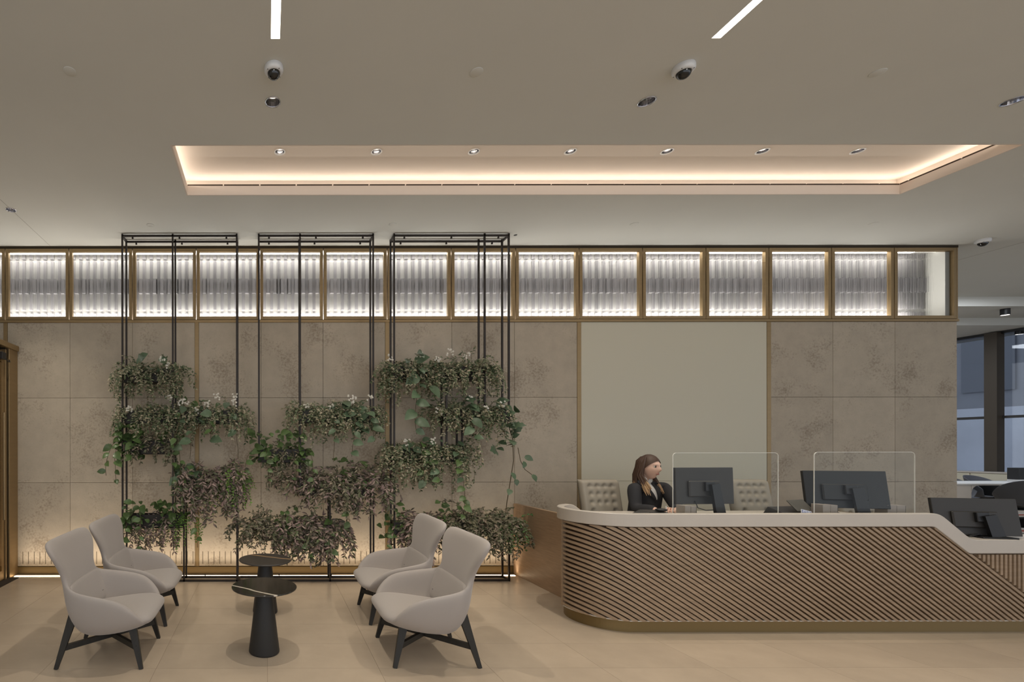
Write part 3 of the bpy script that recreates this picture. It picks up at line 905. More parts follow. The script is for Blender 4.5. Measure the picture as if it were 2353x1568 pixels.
def bez(p0, v0, L, droop, n):
    """a stem: leaves p0 along v0 and bends down with its length"""
    out = [p0.copy()]; d = v0.normalized(); st = L / n; p = p0.copy()
    for i in range(n):
        d = (d + Vector((0, 0, -droop * st * 22)) + Vector((rnd.uniform(-.18, .18), rnd.uniform(-.08, .08), 0))).normalized()
        p = p + d * st
        p.y = min(p.y, 5.70); out.append(p.copy())
    return out
def foliage(t, kind, x0, x1, z, n, Lr, up, droop, step, big=1.0, yb=(5.44, 5.58), out=1.0, name='foliage'):
    d = KIND[kind]; gv, gf = d['g']; mb = MB(); st = MB()
    for i in range(n):
        p0 = Vector((rnd.uniform(x0, x1), rnd.uniform(*yb), z - .02))
        e = (p0.x - (x0 + x1) / 2) / max(.05, (x1 - x0) / 2)
        v0 = Vector((rnd.uniform(-.35, .35) + .28 * e * out, rnd.uniform(-.8, .2) * out, rnd.uniform(.1, 1.0) * up))
        L = rnd.uniform(*Lr); ns = max(3, int(L / step))
        pts = bez(p0, v0, L, droop * rnd.uniform(.7, 1.3), ns)
        st.tube([p for p in pts[::2]] + [pts[-1]], .0016, 3, False)
        for j in range(1, len(pts)):
            dd = pts[j] - pts[j - 1]
            for q in range(2 if kind != 'fern' else 3):
                sd = Vector((rnd.uniform(-1, 1), rnd.uniform(-1, .5), rnd.uniform(-.5, .45)))
                mb.add(gv, gf, False, frame_m(pts[j], sd + dd * 12, Vector((rnd.uniform(-.5, .5), -.7, rnd.uniform(.1, 1))), big * rnd.uniform(.7, 1.2)))
    o = mb.build(name, d['m'], t, kind='stuff'); st.build('stems', m_stem, t, kind='stuff')
def vine(t, p0, v0, L, droop, step, sizes, stem_r=.003, dens=1.0, sc=1.0, side=1.0):
    pts = bez(Vector(p0), Vector(v0), L, droop, max(5, int(L / .05)))
    MB().tube(pts, stem_r, 5, False).build('vine_stem', m_vine, t)
    acc = 0
    for j in range(1, len(pts)):
        acc += (pts[j] - pts[j - 1]).length
        if acc >= step:
            acc = 0
            if rnd.random() < dens: big_leaf(t, pts[j], rnd.choice(sizes), sc, Vector((rnd.choice((-1, 1)) * side, -.7, -.25)))
def big_leaf(t, p, me_i, sc=1.0, bias=Vector((0, -.6, .1))):
    d = Vector((rnd.uniform(-1, 1), rnd.uniform(-.6, .1), rnd.uniform(-.9, .5))) * .7 + bias
    nm = Vector((rnd.uniform(-.5, .5), -1.0, rnd.uniform(.2, 1.1)))
    M = frame_m(Vector(p) - parent_loc(t), d, nm, sc * rnd.uniform(.75, 1.15))
    o = bpy.data.objects.new('leaf', big_me[me_i]); o.parent = t; o.matrix_basis = M
    C.objects.link(o)
def leafy(t, x0, x1, z, n, h, sizes, sc=1.0, down=.1, yb=(5.40, 5.56)):
    for i in range(n):
        big_leaf(t, (rnd.uniform(x0, x1), rnd.uniform(*yb) - .02, z + rnd.uniform(-down, h)), rnd.choice(sizes), sc)
def blossoms(t, p, n=9, r=.035):
    mb = MB()
    for i in range(n):
        c = Vector(p) + Vector((rnd.uniform(-r, r), rnd.uniform(-r, 0), rnd.uniform(-r, r)))
        a0 = rnd.uniform(0, 6); R2 = .013
        nx = Vector((rnd.uniform(-.5, .5), -1, rnd.uniform(-.2, .6))).normalized(); ux = nx.orthogonal().normalized(); uy = nx.cross(ux)
        for k in range(5):
            a = a0 + k * 2 * PI / 5
            dd = ux * math.cos(a) + uy * math.sin(a); ss = ux * -math.sin(a) + uy * math.cos(a)
            mb.add([c, c + dd * R2 * .6 + ss * R2 * .35 + nx * .002, c + dd * R2, c + dd * R2 * .6 - ss * R2 * .35 + nx * .002], [(0, 1, 2, 3)])
    mb.build('blossom_cluster', m_petal, t)

def plant(name, label, cat, key, fa, fb, group=None):
    a, b, zt = BOX[key]
    xa, xb = a + (b - a) * fa, a + (b - a) * fb
    return thing(name, label, cat, ((xa + xb) / 2, 5.50, zt - .02), group), xa, xb, zt
def hoya(key, fa, fb, label, n, L, flowers=(), up=.5, extra=0):
    t, a, b, z = plant('trailing_plant', label, 'plant', key, fa, fb)
    foliage(t, 'hoya', a, b, z, n, L, up, .55, .026)
    for p, q in flowers: blossoms(t, (a + (b - a) * p, 5.40, z + q))
    return t, a, b, z
def pothos(key, fa, fb, label, n, h, vines, sizes=(0, 1), sc=1.0, down=.12):
    t, a, b, z = plant('broad_leaf_plant', label, 'plant', key, fa, fb)
    leafy(t, a, b, z, n, h, sizes, sc, down)
    for xf, L, sd in vines:
        vine(t, (a + (b - a) * xf, 5.44, z), (sd, -.5, .2), L, .5, .075, sizes, .003, .85, sc)
    return t
def tufts(key, fa, fb, label, kind, n, L, up=.8, droop=.45, big=1.0):
    t, a, b, z = plant('leafy_plant', label, 'plant', key, fa, fb)
    foliage(t, kind, a, b, z, n, L, up, droop, .03, big)
    return t

# left frame
hoya('A1', -.05, 1.12, 'small-leaved trailing plant with white blossoms at the top of the left frame', 150, (.10, .44), ((.72, .10), (.80, .03)), .85)
pothos('A1', .1, .8, 'broad blue-green leaves among the topmost plant of the left frame', 11, .17, (), (2, 3), .8, .03)
hoya('A2', -.06, .42, 'small-leaved plant spilling from the left part of the wide box, left frame', 90, (.10, .34), ((.25, .02), ), .8)
hoya('A2', .36, .62, 'trailing plant with white blossoms in the middle of the left frame', 64, (.12, .46), ((.2, .14), (.75, .10), (.6, .09)), .8)
hoya('A2', .62, 1.04, 'trailing plant with many white blossoms at the right of the wide box, left frame', 92, (.10, .46), ((.1, .0), (.3, .07), (.5, .15), (.85, .08), (.88, .15)), .8)
pothos('A2', .45, .98, 'broad-leaved vine hanging from the wide box of the left frame', 16, .12, ((.15, .50, -.1), (.30, .62, 0), (.92, .62, .15), (.62, .40, 0)), (0, 2, 3), .85, .12)
pothos('A3', -.16, .40, 'glossy green plant at the left edge of the left frame, over the short box', 90, .20, ((.05, .45, -.4), (.3, .5, -.2)), (0, 1), .95, .18)
tufts('A3', .25, 1.0, 'brownish trailing plant beside the glossy one in the left frame', 'dark', 64, (.10, .36), .6)
pothos('A3', .75, 1.2, 'small green vine beside the post in the middle of the left frame', 15, .14, ((.4, .62, .2), (.6, .5, .3)), (1, 4), .9, .1)
tufts('A4', .05, .95, 'purple-tinged bushy trailing plant on the right of the left frame', 'spider', 120, (.18, .62), .8, .5)
tufts('A4', .78, 1.06, 'bright green feathery plant at the right corner of the left frame', 'fern', 64, (.16, .52), .6, .6, 1.1)
pothos('A4', -.20, .22, 'dark green broad leaves left of the purple bush, left frame', 22, .10, ((.2, .40, -.1),), (0, 2), .85, .12)
pothos('A5', .0, .95, 'broad green leafy plant in the lowest box of the left frame', 85, .16, ((.15, .42, -.1), (.3, .45, 0)), (0, 1, 4), .95, .14)
tufts('A5', .25, .8, 'brown-leaved plant hanging under the lowest box of the left frame', 'spider', 40, (.15, .48), .2, .6, .9)
tufts('A5', .92, 1.16, 'bright green feathery plant beside the lower post of the left frame', 'fern', 30, (.14, .44), .4, .65)
pothos('A5', .98, 1.2, 'single small vine with yellow-green leaves right of the lowest left box', 4, .06, ((.5, .42, .3),), (4, 1), .9, .1)
# middle frame
hoya('B1', -.10, .5, 'small-leaved trailing plant with white blossoms, top left of the middle frame', 108, (.10, .48), ((.28, .03), (.82, .03)), .8)
hoya('B1', .5, 1.05, 'small-leaved trailing plant with white blossoms, top right of the middle frame', 96, (.10, .42), ((.32, .12), (.40, .10), (.80, .13)), .8)
pothos('B1', .55, 1.02, 'large blue-green leaves hanging at the top right of the middle frame', 24, .10, ((.35, .6, 0), (.7, .45, .1)), (2, 3), .95, .26)
pothos('B1', .3, .5, 'thin vine hanging below the middle of the top box, middle frame', 4, .05, ((.5, .66, 0),), (3,), .8, .05)
pothos('B2', -.16, 1.05, 'glossy green pointed-leaf plant at the left of the middle frame', 105, .20, ((.05, .42, -.3), (.25, .5, 0), (.7, .45, 0), (.95, .5, .2)), (0, 1, 4), .95, .16)
tufts('B2', .3, .8, 'thin brown trailing plant under the glossy plant of the middle frame', 'dark', 34, (.12, .55), .4, .6)
tufts('B3', -.10, .42, 'brown and cream tufted plant at the left of the right-hand box, middle frame', 'spider', 62, (.12, .44), 1.0, .4)
tufts('B3', .30, .72, 'dark green bushy plant in the centre of the right-hand box, middle frame', 'dark', 54, (.15, .50), 1.1, .4, 1.1)
pothos('B3', .42, .85, 'mid-green pointed leaves above the bushy plant in the middle frame', 26, .28, ((.5, .5, 0),), (1, 4), .95, .2)
tufts('B3', .72, 1.10, 'pink-tinged trailing plant at the right edge of the middle frame', 'spider', 76, (.15, .52), 1.0, .45)
tufts('B4', -.16, .45, 'rounded brown-green bush directly behind the round tables', 'dark', 120, (.14, .42), 1.1, .36, 1.05)
tufts('B4', .35, .80, 'green and purple bush in the middle of the lowest box, middle frame', 'spider', 80, (.14, .46), 1.0, .42)
pothos('B4', .30, 1.05, 'scattered broad green leaves in the lowest box of the middle frame', 28, .20, ((.5, .35, 0), (.9, .4, .2)), (0, 1, 4), .95, .22)
tufts('B4', .68, 1.10, 'pinkish trailing bush at the right end of the lowest box, middle frame', 'spider', 84, (.15, .50), .9, .45)
# right frame
hoya('C1', -.08, .45, 'small-leaved trailing plant with white blossoms, top left of the right-hand frame', 125, (.10, .50), ((.02, .10), (.65, .13)), .85)
hoya('C1', .45, 1.06, 'small-leaved trailing plant with white blossoms, top right of the right-hand frame', 150, (.10, .44), ((.02, .07), (.25, .15), (.55, .11)), .85)
pothos('C1', .12, .5, 'blue-green large leaves hanging at the top left of the right-hand frame', 14, .14, ((.25, .85, -.05), (.55, .42, .1)), (2, 3), 1.0, .2)
hoya('C2', -.12, .6, 'trailing plant with white blossoms on the second box of the right-hand frame', 92, (.10, .38), ((.05, -.03), (.68, .10), ), .8)
hoya('C2', .55, 1.0, 'brownish trailing plant with white blossoms near the right post, right-hand frame', 48, (.14, .50), ((.15, -.01), (.70, .05)), .7)
pothos('C2', .25, .5, 'pale green heart-shaped leaves in the centre of the right-hand frame', 12, .12, ((.5, .4, 0),), (2, 3), .8, .1)
t, a, b, z = plant('monstera_vine', 'long vine of split leaves hanging down the right side of the right-hand frame', 'plant', 'C2', .85, 1.2)
for i in range(20):
    big_leaf(t, (a + rnd.uniform(-.02, .20), rnd.uniform(5.34, 5.48), z + .06 - .56 * (i / 20) ** .9), rnd.choice((5, 5, 2, 3)), .85)
pts = [Vector(px(*q)) for q in ((1160, 950, 5.45), (1178, 1010, 5.42), (1180, 1060, 5.42), (1172, 1110, 5.43), (1164, 1160, 5.45), (1160, 1200, 5.46))]
MB().tube(pts, .0045, 6, False).build('vine_stem', m_vine, t)
MB().tube([Vector(px(*q)) for q in ((1190, 1030, 5.42), (1196, 1060, 5.42), (1206, 1080, 5.42), (1222, 1092, 5.43))], .0035, 6, False).build('vine_stem', m_vine, t)
for q in ((1205, 1062), (1175, 1088), (1186, 1103), (1172, 1126), (1223, 1092), (1206, 1050)): big_leaf(t, px(q[0], q[1], 5.42), 3, .75, Vector((.1, -.6, -.6)))
hoya('C3', -.12, .5, 'small-leaved trailing plant with white blossoms, lower left of the right-hand frame', 115, (.12, .52), ((.45, .07), ), .7)
hoya('C3', .5, 1.08, 'small-leaved trailing plant at the right of the third box, right-hand frame', 98, (.12, .55), ((.1, .09),), .8)
pothos('C3', .1, 1.0, 'heart-shaped leaves and hanging vines of the third box, right-hand frame', 24, .12, ((.3, .42, 0), (.85, .8, .05), (.45, .46, .1)), (2, 3, 0), .85, .14)
pothos('C4', -.12, .12, 'green broad-leaved plant at the left end of the low box, right-hand frame', 32, .20, ((.3, .4, -.2),), (0, 1, 4), .85, .2)
tufts('C4', .08, .40, 'pink-tinged trailing plant at the left of the low box, right-hand frame', 'spider', 72, (.16, .50), .8, .5)
pothos('C4', .38, .60, 'upright green leaves in the middle of the low box, right-hand frame', 24, .26, (), (0, 1), .9, .14)
tufts('C4', .46, .98, 'dense dark bush over the low box behind the lounge chairs', 'dark', 150, (.14, .52), .9, .42, 1.1)
tufts('C4', .90, 1.08, 'bright green fine-leaved plant at the corner beside the walnut screen', 'ivy', 54, (.12, .40), .7, .5, .8)

# ------------------------------------------------------------------ ceiling fittings
def strip_light(x, label):
    t = thing('linear_light', label, 'ceiling light', (x, .2, H), 'linear ceiling lights')
    mb = MB(); w = .028
    mb.box(x - w, x - w + .002, -2.4, 2.851, H, H + .05); mb.box(x + w - .002, x + w, -2.4, 2.851, H, H + .05)
    mb.box(x - w, x + w, 2.849, 2.851, H, H + .05); mb.box(x - w, x + w, -2.4, 2.851, H + .048, H + .05)
    mb.build('housing', m_white, t)
    MB().box(x - w + .002, x + w - .002, -2.4, 2.849, H + .001, H + .006).build('diffuser', m_glow, t)
strip_light(STRIPS[0], 'glowing linear ceiling light above the seating area')
strip_light(STRIPS[1], 'glowing linear ceiling light above the desk side, seen at a slant')
def downlight(x, y, z, r, label, energy, angle, col=WARM, group='recessed downlights', bright=True):
    t = thing('downlight', label, 'ceiling light', (x, y, z), group)
    w_ = .008 if not bright else .005
    MB().lathe([(r + w_, -.001), (r + w_, -.003), (r - .002, -.003), (r - .002, .004)], 32, (x, y, z), capb=False, capt=False).build('trim_ring', m_white if not bright else m_chrome, t)
    MB().lathe([(r - .002, .002), (r * .86, .03), (r * .66, .062), (r * .45, .085)], 24, (x, y, z), smooth=False, capb=False, capt=False).build('reflector', m_chrome, t)
    dz = .03 if not bright else .055
    MB().lathe([(.0, dz - .004), (r * .42, dz)], 20, (x, y, z), capb=False, capt=False).build('lamp', m_lamp_soft, t)
    spot('downlight_lamp', (x, y, z - .006), energy, col, angle, .7, .012)
for (x, y, r), lb_ in zip(CEIL_DL, ('chrome downlight under the left dome camera', 'chrome downlight near the right-hand dome camera',
                                    'chrome downlight cut by the right edge of the ceiling', 'small chrome downlight at the far left on the ceiling joint')):
    downlight(x, y, H, r, lb_, 74 if r > .046 else 50, 84)
ORD = ('first', 'second', 'third', 'fourth', 'fifth', 'sixth', 'seventh')
for i, x in enumerate(COF_DL):
    downlight(x, 4.237, CZ, .041, 'white-ringed downlight in the lit ceiling recess, %s from the left' % ORD[i], 23, 76, group='downlights in the ceiling recess', bright=False)

def dome_camera(x, y, z, label, rot=0):
    t = thing('dome_camera', label, 'camera', (x, y, z), 'ceiling dome cameras')
    MB().lathe([(.058, 0), (.060, -.008), (.060, -.026), (.054, -.036), (.044, -.040), (.040, -.040)], 36, (x, y, z), capb=False, capt=False).build('base', m_white, t)
    th = [i / 10 * PI / 2 for i in range(11)]
    MB().lathe([(.0405 * math.cos(a) + 1e-5, -.036 - .042 * math.sin(a)) for a in th], 28, (x, y, z), capb=False, capt=False).build('dome', mat('dome_smoked', (26, 25, 24), .08, spec=.7), t)
    for a in (40, 130, 220, 310):
        MB().lathe([(.003, 0), (.003, -.003)], 8, (x + .050 * math.cos(R(a)), y + .050 * math.sin(R(a)), z - .036)).build('screw', m_dark, t)
dome_camera(.045, 3.06, H, 'white dome camera with dark lens on the ceiling, above the left downlight')
dome_camera(X(1572, 3.06), 3.06, H, 'white dome camera with dark lens on the ceiling over the desk')
dome_camera(X(2259, 5.62), 5.62, H, 'white dome camera beyond the right end of the glazed frames')
def disc(p, label):
    Y = FPX * (H - EYE) / (VPY - p[1]); x = X(p[0], Y)
    o = MB().lathe([(.040, 0), (.040, -.002), (.038, -.0035), (.0, -.0038)], 32, (x, Y, H), capt=False).build('sprinkler_cover', m_ceil)
    tag(o, label, 'sprinkler cap', 'flat round sprinkler caps')
for p, l in (((161, 163), 'flat round ceiling cap at the upper left of the ceiling'), ((1096, 166), 'flat round ceiling cap between the two dome cameras'),
             ((2018, 169), 'flat round ceiling cap right of the desk-side dome camera'), ((346, 517), 'small flat ceiling cap above the left planter frame'),
             ((903, 516), 'small flat ceiling cap above the right-hand planter frame'), ((1458, 516), 'small flat ceiling cap above the glazed frames over the cream panel'),
             ((2008, 516), 'small flat ceiling cap near the right end of the glazed frames')): disc(p, l)
Yh = FPX * (H - EYE) / (VPY - 541)
tag(MB().lathe([(.018, 0), (.018, -.003), (.012, -.004), (0, -.002)], 20, (X(1185, Yh), Yh, H), capt=False).build('ceiling_sensor', m_dark2), 'tiny dark round sensor in the ceiling beside the right planter frame', 'sensor')
def cyl_spot(x, y, z, label):
    t = thing('spotlight', label, 'ceiling light', (x, y, z), 'black cylinder spotlights')
    MB().lathe([(.05, 0), (.05, -.10)], 24, (x, y, z), capb=False).build('body', m_dark2, t)
    MB().lathe([(.044, -.102), (.0, -.098)], 24, (x, y, z), capb=False, capt=False).build('lamp', m_glow_c, t)
cyl_spot(X(2310, 7.9), 7.9, H - .153, 'black cylinder spotlight on the first ceiling step at the right')
cyl_spot(X(2343, 8.7), 8.7, H - .282, 'small black cylinder spotlight on the second ceiling step at the right edge')

# ------------------------------------------------------------------ office chairs
def office_chair():
    t = thing('office_chair', '', 'chair', (0, 0, 0), 'tufted grey office chairs behind the desk')
    # faces -Y, back leans to +Y; back from z .64 to 1.16
    nx, nz = 44, 50; w = .198; z0, z1 = .62, 1.176
    btn = [(bx, bz) for bz in (1.118, 1.036, .954) for bx in (-.109, -.036, .036, .109)] + [(-.109, .872), (.109, .872), (-.036, .79), (.036, .79)]
    def ybk(z): return .34 + (z - .62) * .21
    v = []; f = []
    for j in range(nz + 1):
        for i in range(nx + 1):
            u = i / nx * 2 - 1; q = j / nz
            x = w * u; z = z0 + (z1 - z0) * q
            rr = max(0, abs(u) - .86) / .14; rt = max(0, q - .94) / .06; rb = max(0, .05 - q) / .05
            y = ybk(z) + .035 * rr * rr + .03 * rt * rt + .03 * rb * rb
            for bx, bz in btn:
                d2 = ((x - bx) / .020) ** 2 + ((z - bz) / .020) ** 2
                y += .020 * math.exp(-d2)
            if abs(u) < .72: y += .008 * math.exp(-((z - 1.110) / .007) ** 2)
            if rt > 0: x *= 1 - .02 * rt * rt
            v.append((x, y, z))
    o = len(v)
    for j in range(nz + 1):
        for i in range(nx + 1):
            x, y, z = v[j * (nx + 1) + i]; v.append((x, ybk(z) + .065, z))
    for j in range(nz):
        for i in range(nx):
            a = j * (nx + 1) + i
            f.append((a, a + 1, a + nx + 2, a + nx + 1)); f.append((o + a, o + a + nx + 1, o + a + nx + 2, o + a + 1))
    for i in range(nx):
        f.append((i, o + i, o + i + 1, i + 1)); a = nz * (nx + 1) + i; f.append((a, a + 1, o + a + 1, o + a))
    for j in range(nz):
        a = j * (nx + 1); b = a + nx + 1; f.append((a, b, o + b, o + a)); a += nx; b += nx; f.append((a, o + a, o + b, b))
    mb = MB(); mb.add(v, f, True); mb.build('backrest', m_leather, t)
    mb = MB(); mb.box(-.205, .205, -.12, .36, .44, .53, .03, seg=3); mb.build('seat', m_leather, t)
    mb = MB(); mb.bar((0, .30, .46), (0, .42, .72), .09, .02, (0, 1, 0)); mb.build('back_bracket', m_dark2, t)
    MB().lathe([(.028, .09), (.028, .30), (.02, .30), (.02, .44)], 16, (0, .1, 0)).build('gas_column', m_chrome, t)
    for k in range(5):
        a = k * 2 * PI / 5 + .3; e = Vector((.29 * math.cos(a), .1 + .29 * math.sin(a), .075))
        MB().bar((0, .1, .10), e, .05, .035, w2=.028, h2=.022).build('base_arm', m_chrome, t)
        mb = MB(); mb.lathe([(.0, -.012), (.028, -.012), (.03, -.006), (.03, .006), (.028, .012), (0, .012)], 16, M=Matrix.Translation((e.x, e.y, .030)) @ Matrix.Rotation(PI / 2, 4, 'X') , capb=False, capt=False)
        mb.build('caster', m_dark2, t)
    return t
oc = office_chair(); oc.location = (3.345, 4.40, 0)
oc['label'] = 'tufted grey office chair left of the seated woman, back to the cream panel'
dup(oc, (4.845, 4.40, 0), 'tufted grey office chair between the two upper monitors')
o3 = dup(oc, (5.96, 4.42, -.20), 'lower tufted grey office chair seen through the right-hand acrylic screen')
for ch in list(o3.children):     # this one stands lower: its base is shortened
    n_ = ch.name.split('.')[0]
    if n_ in ('base_arm', 'caster'): ch.location.z = .20
    if n_ == 'gas_column': ch.scale.z = .55; ch.location.z = .24

# ------------------------------------------------------------------ monitors
def monitor(loc, rz, tilt, w, h, label, zfoot, m_panel=None, hk=0):
    """back of the monitor faces the viewer (-Y)"""
    t = thing('monitor', label, 'monitor', loc, 'flat monitors seen from behind')
    t.rotation_euler = (0, 0, rz)
    T = Matrix.Rotation(tilt, 4, 'X'); zc = 0
    L0 = Vector(loc)
    def bl(mb, nm, m):
        me = mb.mesh(nm); me.materials.append(m); o = bpy.data.objects.new(nm, me); C.objects.link(o); o.parent = t; return o
    T = Matrix.Translation((0, 0, zc)) @ T
    mb = MB(); mb.box(-w / 2, w / 2, -.010, .006, -h / 2, h / 2, .003, T); bl(mb, 'back_cover', m_panel or m_dark)
    mb = MB(); mb.box(-w / 2, w / 2, .006, .016, -h / 2, h / 2, .002, T); bl(mb, 'bezel', m_dark2)
    mb = MB(); mb.box(-w / 2 + .008, w / 2 - .008, .0165, .0175, -h / 2 + .012, h / 2 - .008, 0, T); bl(mb, 'screen', mat('screen_dark', (30, 34, 42), .15))
    mb = MB(); mb.box(-w * .30, w * .24, -.030, -.010, -h * .30, h * .14, .008, T); bl(mb, 'rear_housing', m_panel or m_dark)
    zf = zfoot - loc[2]
    mb = MB(); mb.box(-.03, .05, -.055, -.028, -.045, .035, .004, T); bl(mb, 'mount_plate', m_dark2)
    mb = MB(); mb.bar((.035, -.065, .02), (.075, -.075, zf + .01), .072, .022, (0, 1, 0), .085, .03); bl(mb, 'stand', m_dark2)
    mb = MB(); mb.box(-.05, .17, -.12, .07, zf, zf + .012, .004); bl(mb, 'foot', m_dark2)
    mb = MB(); mb.tube([(-.10, -.02, -h / 2 + .03), (-.09, -.035, -h / 2 - .03), (-.03, -.05, -h / 2 - .05), (.05, -.06, -h / 2 - .045)], .004, 6); bl(mb, 'cable', m_dark2)
    return t
c1 = px(1617, 1118, 4.27)
monitor(tuple(c1), R(3), R(-2), .535, .322, 'charcoal monitor seen from behind, beside the seated woman', .90)
c2 = px(1941, 1127, 4.10)
monitor(tuple(c2), R(-16), R(-9), .55, .315, 'black monitor seen from behind through the right-hand acrylic screen', .90, mat('black_gloss', (34, 35, 36), .5))
c3 = px(2239, 1190, 4.03)
monitor(tuple(c3), R(-14), R(-9), .54, .305, 'dark monitor on the low end of the desk, leaning back', .7565)

# ------------------------------------------------------------------ acrylic screens
def acrylic(xa, xb, yt, Y, label):
    a, b = X(xa, Y), X(xb, Y); zt = EYE - (yt - VPY) * Y / FPX; z0 = .90; r = .03
    t = thing('acrylic_screen', label, 'screen', ((a + b) / 2, Y, z0), 'clear acrylic screens on the desk')
    def outline(i):
        P = [(a + i, z0)]
        P += [(a + r + (r - i) * math.cos(q), zt - r + (r - i) * math.sin(q)) for q in [PI - k * PI / 12 for k in range(7)]]
        P += [(b - r + (r - i) * math.cos(q), zt - r + (r - i) * math.sin(q)) for q in [PI / 2 - k * PI / 12 for k in range(7)]]
        P += [(b - i, z0)]; return P
    P = outline(.0025); n = len(P)
    mb = MB(); mb.add([(p[0], Y, p[1]) for p in P], [tuple(range(n))]); mb.build('sheet', m_acryl, t)
    Po, Pi = outline(0), outline(.0025); v = []; f = []
    for p, q in zip(Po, Pi): v += [(p[0], Y - .003, p[1]), (q[0], Y - .003, q[1]), (q[0], Y + .003, q[1]), (p[0], Y + .003, p[1])]
    for i in range(n - 1):
        for k in range(4): f.append((i * 4 + k, i * 4 + (k + 1) % 4, i * 4 + 4 + (k + 1) % 4, i * 4 + 4 + k))
    mb = MB(); mb.add(v, f); mb.build('polished_edge', m_acryl_edge, t)
    for xx in (a + .10, b - .16):
        MB().box(xx, xx + .06, Y - .025, Y + .025, .90, .915, .002).build('foot', m_acryl_edge, t)
acrylic(1545.5, 1788, 1042, 3.985, 'clear acrylic screen in front of the charcoal monitor, left of the two')
acrylic(1870, 2101.5, 1041, 3.975, 'clear acrylic screen in front of the black monitor, right of the two')

# ------------------------------------------------------------------ small things on the desk
def board_box(p0, p1, yt, Y, label, dep=.09):
    a, b = X(p0, Y), X(p1, Y); zt = EYE - (yt - VPY) * Y / FPX
    t = thing('file_box', label, 'box', ((a + b) / 2, Y, .90), 'taupe boxes on the desk')
    mid = a + (b - a) * .5
    mb = MB(); mb.box(a, mid - .0012, Y, Y + dep, .90, zt, .002); mb.build('left_half', m_screen_box, t)
    mb = MB(); mb.box(mid + .0012, b - .004, Y, Y + dep, .90, zt - .004, .002); mb.build('right_half', m_screen_box, t)
    MB().box(b - .004, b, Y + .002, Y + dep, .90, zt - .008).build('side_strip', m_dark2, t)
board_box(1574, 1601, 1164, 4.02, 'taupe box with a seam on the desk, under the charcoal monitor')
board_box(1891, 1926, 1162, 4.0, 'taupe box with a seam in front of the black monitor')
board_box(2040, 2082, 1163, 4.0, 'taupe box with a seam at the right end of the upper desk')
t = thing('card_terminal', 'dark slanted card terminal on the desk in front of the seated woman', 'card reader', (X(1505, 4.0), 4.0, .90))
xa, xb = X(1462, 4.0), X(1528, 4.0)
mb = MB(); mb.add([(xa, 3.97, .90), (xb, 3.97, .90), (xb, 3.97, .965), (xa + .09, 3.97, .968), (xa + .0, 3.97, .93), (xa, 4.08, .90), (xb, 4.08, .90), (xb, 4.08, .975), (xa + .09, 4.08, .978), (xa, 4.08, .935)],
       [(0, 1, 2, 3, 4), (9, 8, 7, 6, 5), (0, 5, 6, 1), (1, 6, 7, 2), (2, 7, 8, 3), (3, 8, 9, 4), (4, 9, 5, 0)]); mb.build('body', m_dark, t)
xc = X(1518, 4.0)
mb = MB(); mb.sphere((xc, 3.995, .985), .045, 20, 10, sc=(1, .8, .30)); mb.build('reader_head', m_dark2, t)
t = thing('desk_phone', 'black desk phone with raised display, between the tufted chair and black monitor', 'phone', (X(1830, 4.05), 4.05, .90))
xa, xb = X(1790, 4.05), X(1862, 4.05)
mb = MB(); mb.add([(xa, 3.98, .90), (xb, 3.98, .90), (xb, 3.98, .938), (xa + .03, 3.98, .930), (xa, 4.2, .90), (xb, 4.2, .90), (xb, 4.2, .99), (xa + .06, 4.2, .985)],
       [(0, 1, 2, 3), (7, 6, 5, 4), (0, 4, 5, 1), (1, 5, 6, 2), (2, 6, 7, 3), (3, 7, 4, 0)]); mb.build('body', m_dark2, t)
M4 = Matrix.Translation((X(1838, 4.10), 4.10, 1.005)) @ Matrix.Rotation(R(18), 4, 'Z') @ Matrix.Rotation(R(-40), 4, 'X')
mb = MB(); mb.box(-.105, .11, -.006, .006, -.055, .06, .004, M4); mb.build('display', mat('phone_panel', (96, 94, 88), .3), t)
mb = MB(); mb.box(xa - .03, xa + .07, 3.99, 4.04, .92, .945, .012, seg=2); mb.build('handset', m_dark2, t)
t = thing('picture_card', 'small leaning card with a blue and white pattern beside the black monitor', 'card', (X(1850, 3.98), 3.98, .90))
M4 = Matrix.Translation((X(1855, 3.97), 3.975, .935)) @ Matrix.Rotation(R(14), 4, 'Y') @ Matrix.Rotation(R(-16), 4, 'X')
mb = MB(); mb.box(-.044, .044, -.002, .003, -.040, .048, .0, M4); mb.build('board', mat('card_white', (206, 208, 212), .4), t)
mb = MB(); mb.box(-.040, .040, -.0035, -.002, -.036, .044, .0, M4); mb.build('print', mat('card_blue', (66, 76, 118), .4, noise=(55, .2, 2), alt=(206, 210, 222)), t)
tag(MB().box(X(1655, 4.0), X(1715, 4.0), 3.96, 4.05, .90, .918, .004).build('keyboard', m_dark2), 'black keyboard lying under the charcoal monitor', 'keyboard')
tag(MB().box(X(1700, 4.06), X(1770, 4.06), 3.95, 4.10, .90, .914, .001).build('paper_pad', mat('paper', (214, 208, 194), .8)), 'pale paper pad between the charcoal monitor and the tufted chair', 'paper')
t = thing('cable_bundle', 'loose dark cables on the low end of the desk, below the leaning monitor', 'cable', (X(2235, 4.0), 4.0, .757))
for k in range(4):
    MB().tube([(X(2222 + 8 * k, 3.99), 3.98 + .02 * k, .762), (X(2236 + 5 * k, 3.99), 3.96 + .02 * k, .785), (X(2250 - 4 * k, 4.0), 3.99, .775), (X(2262, 4.0), 4.02, .762 + .004 * k)], .004, 6).build('cable', m_dark2, t)

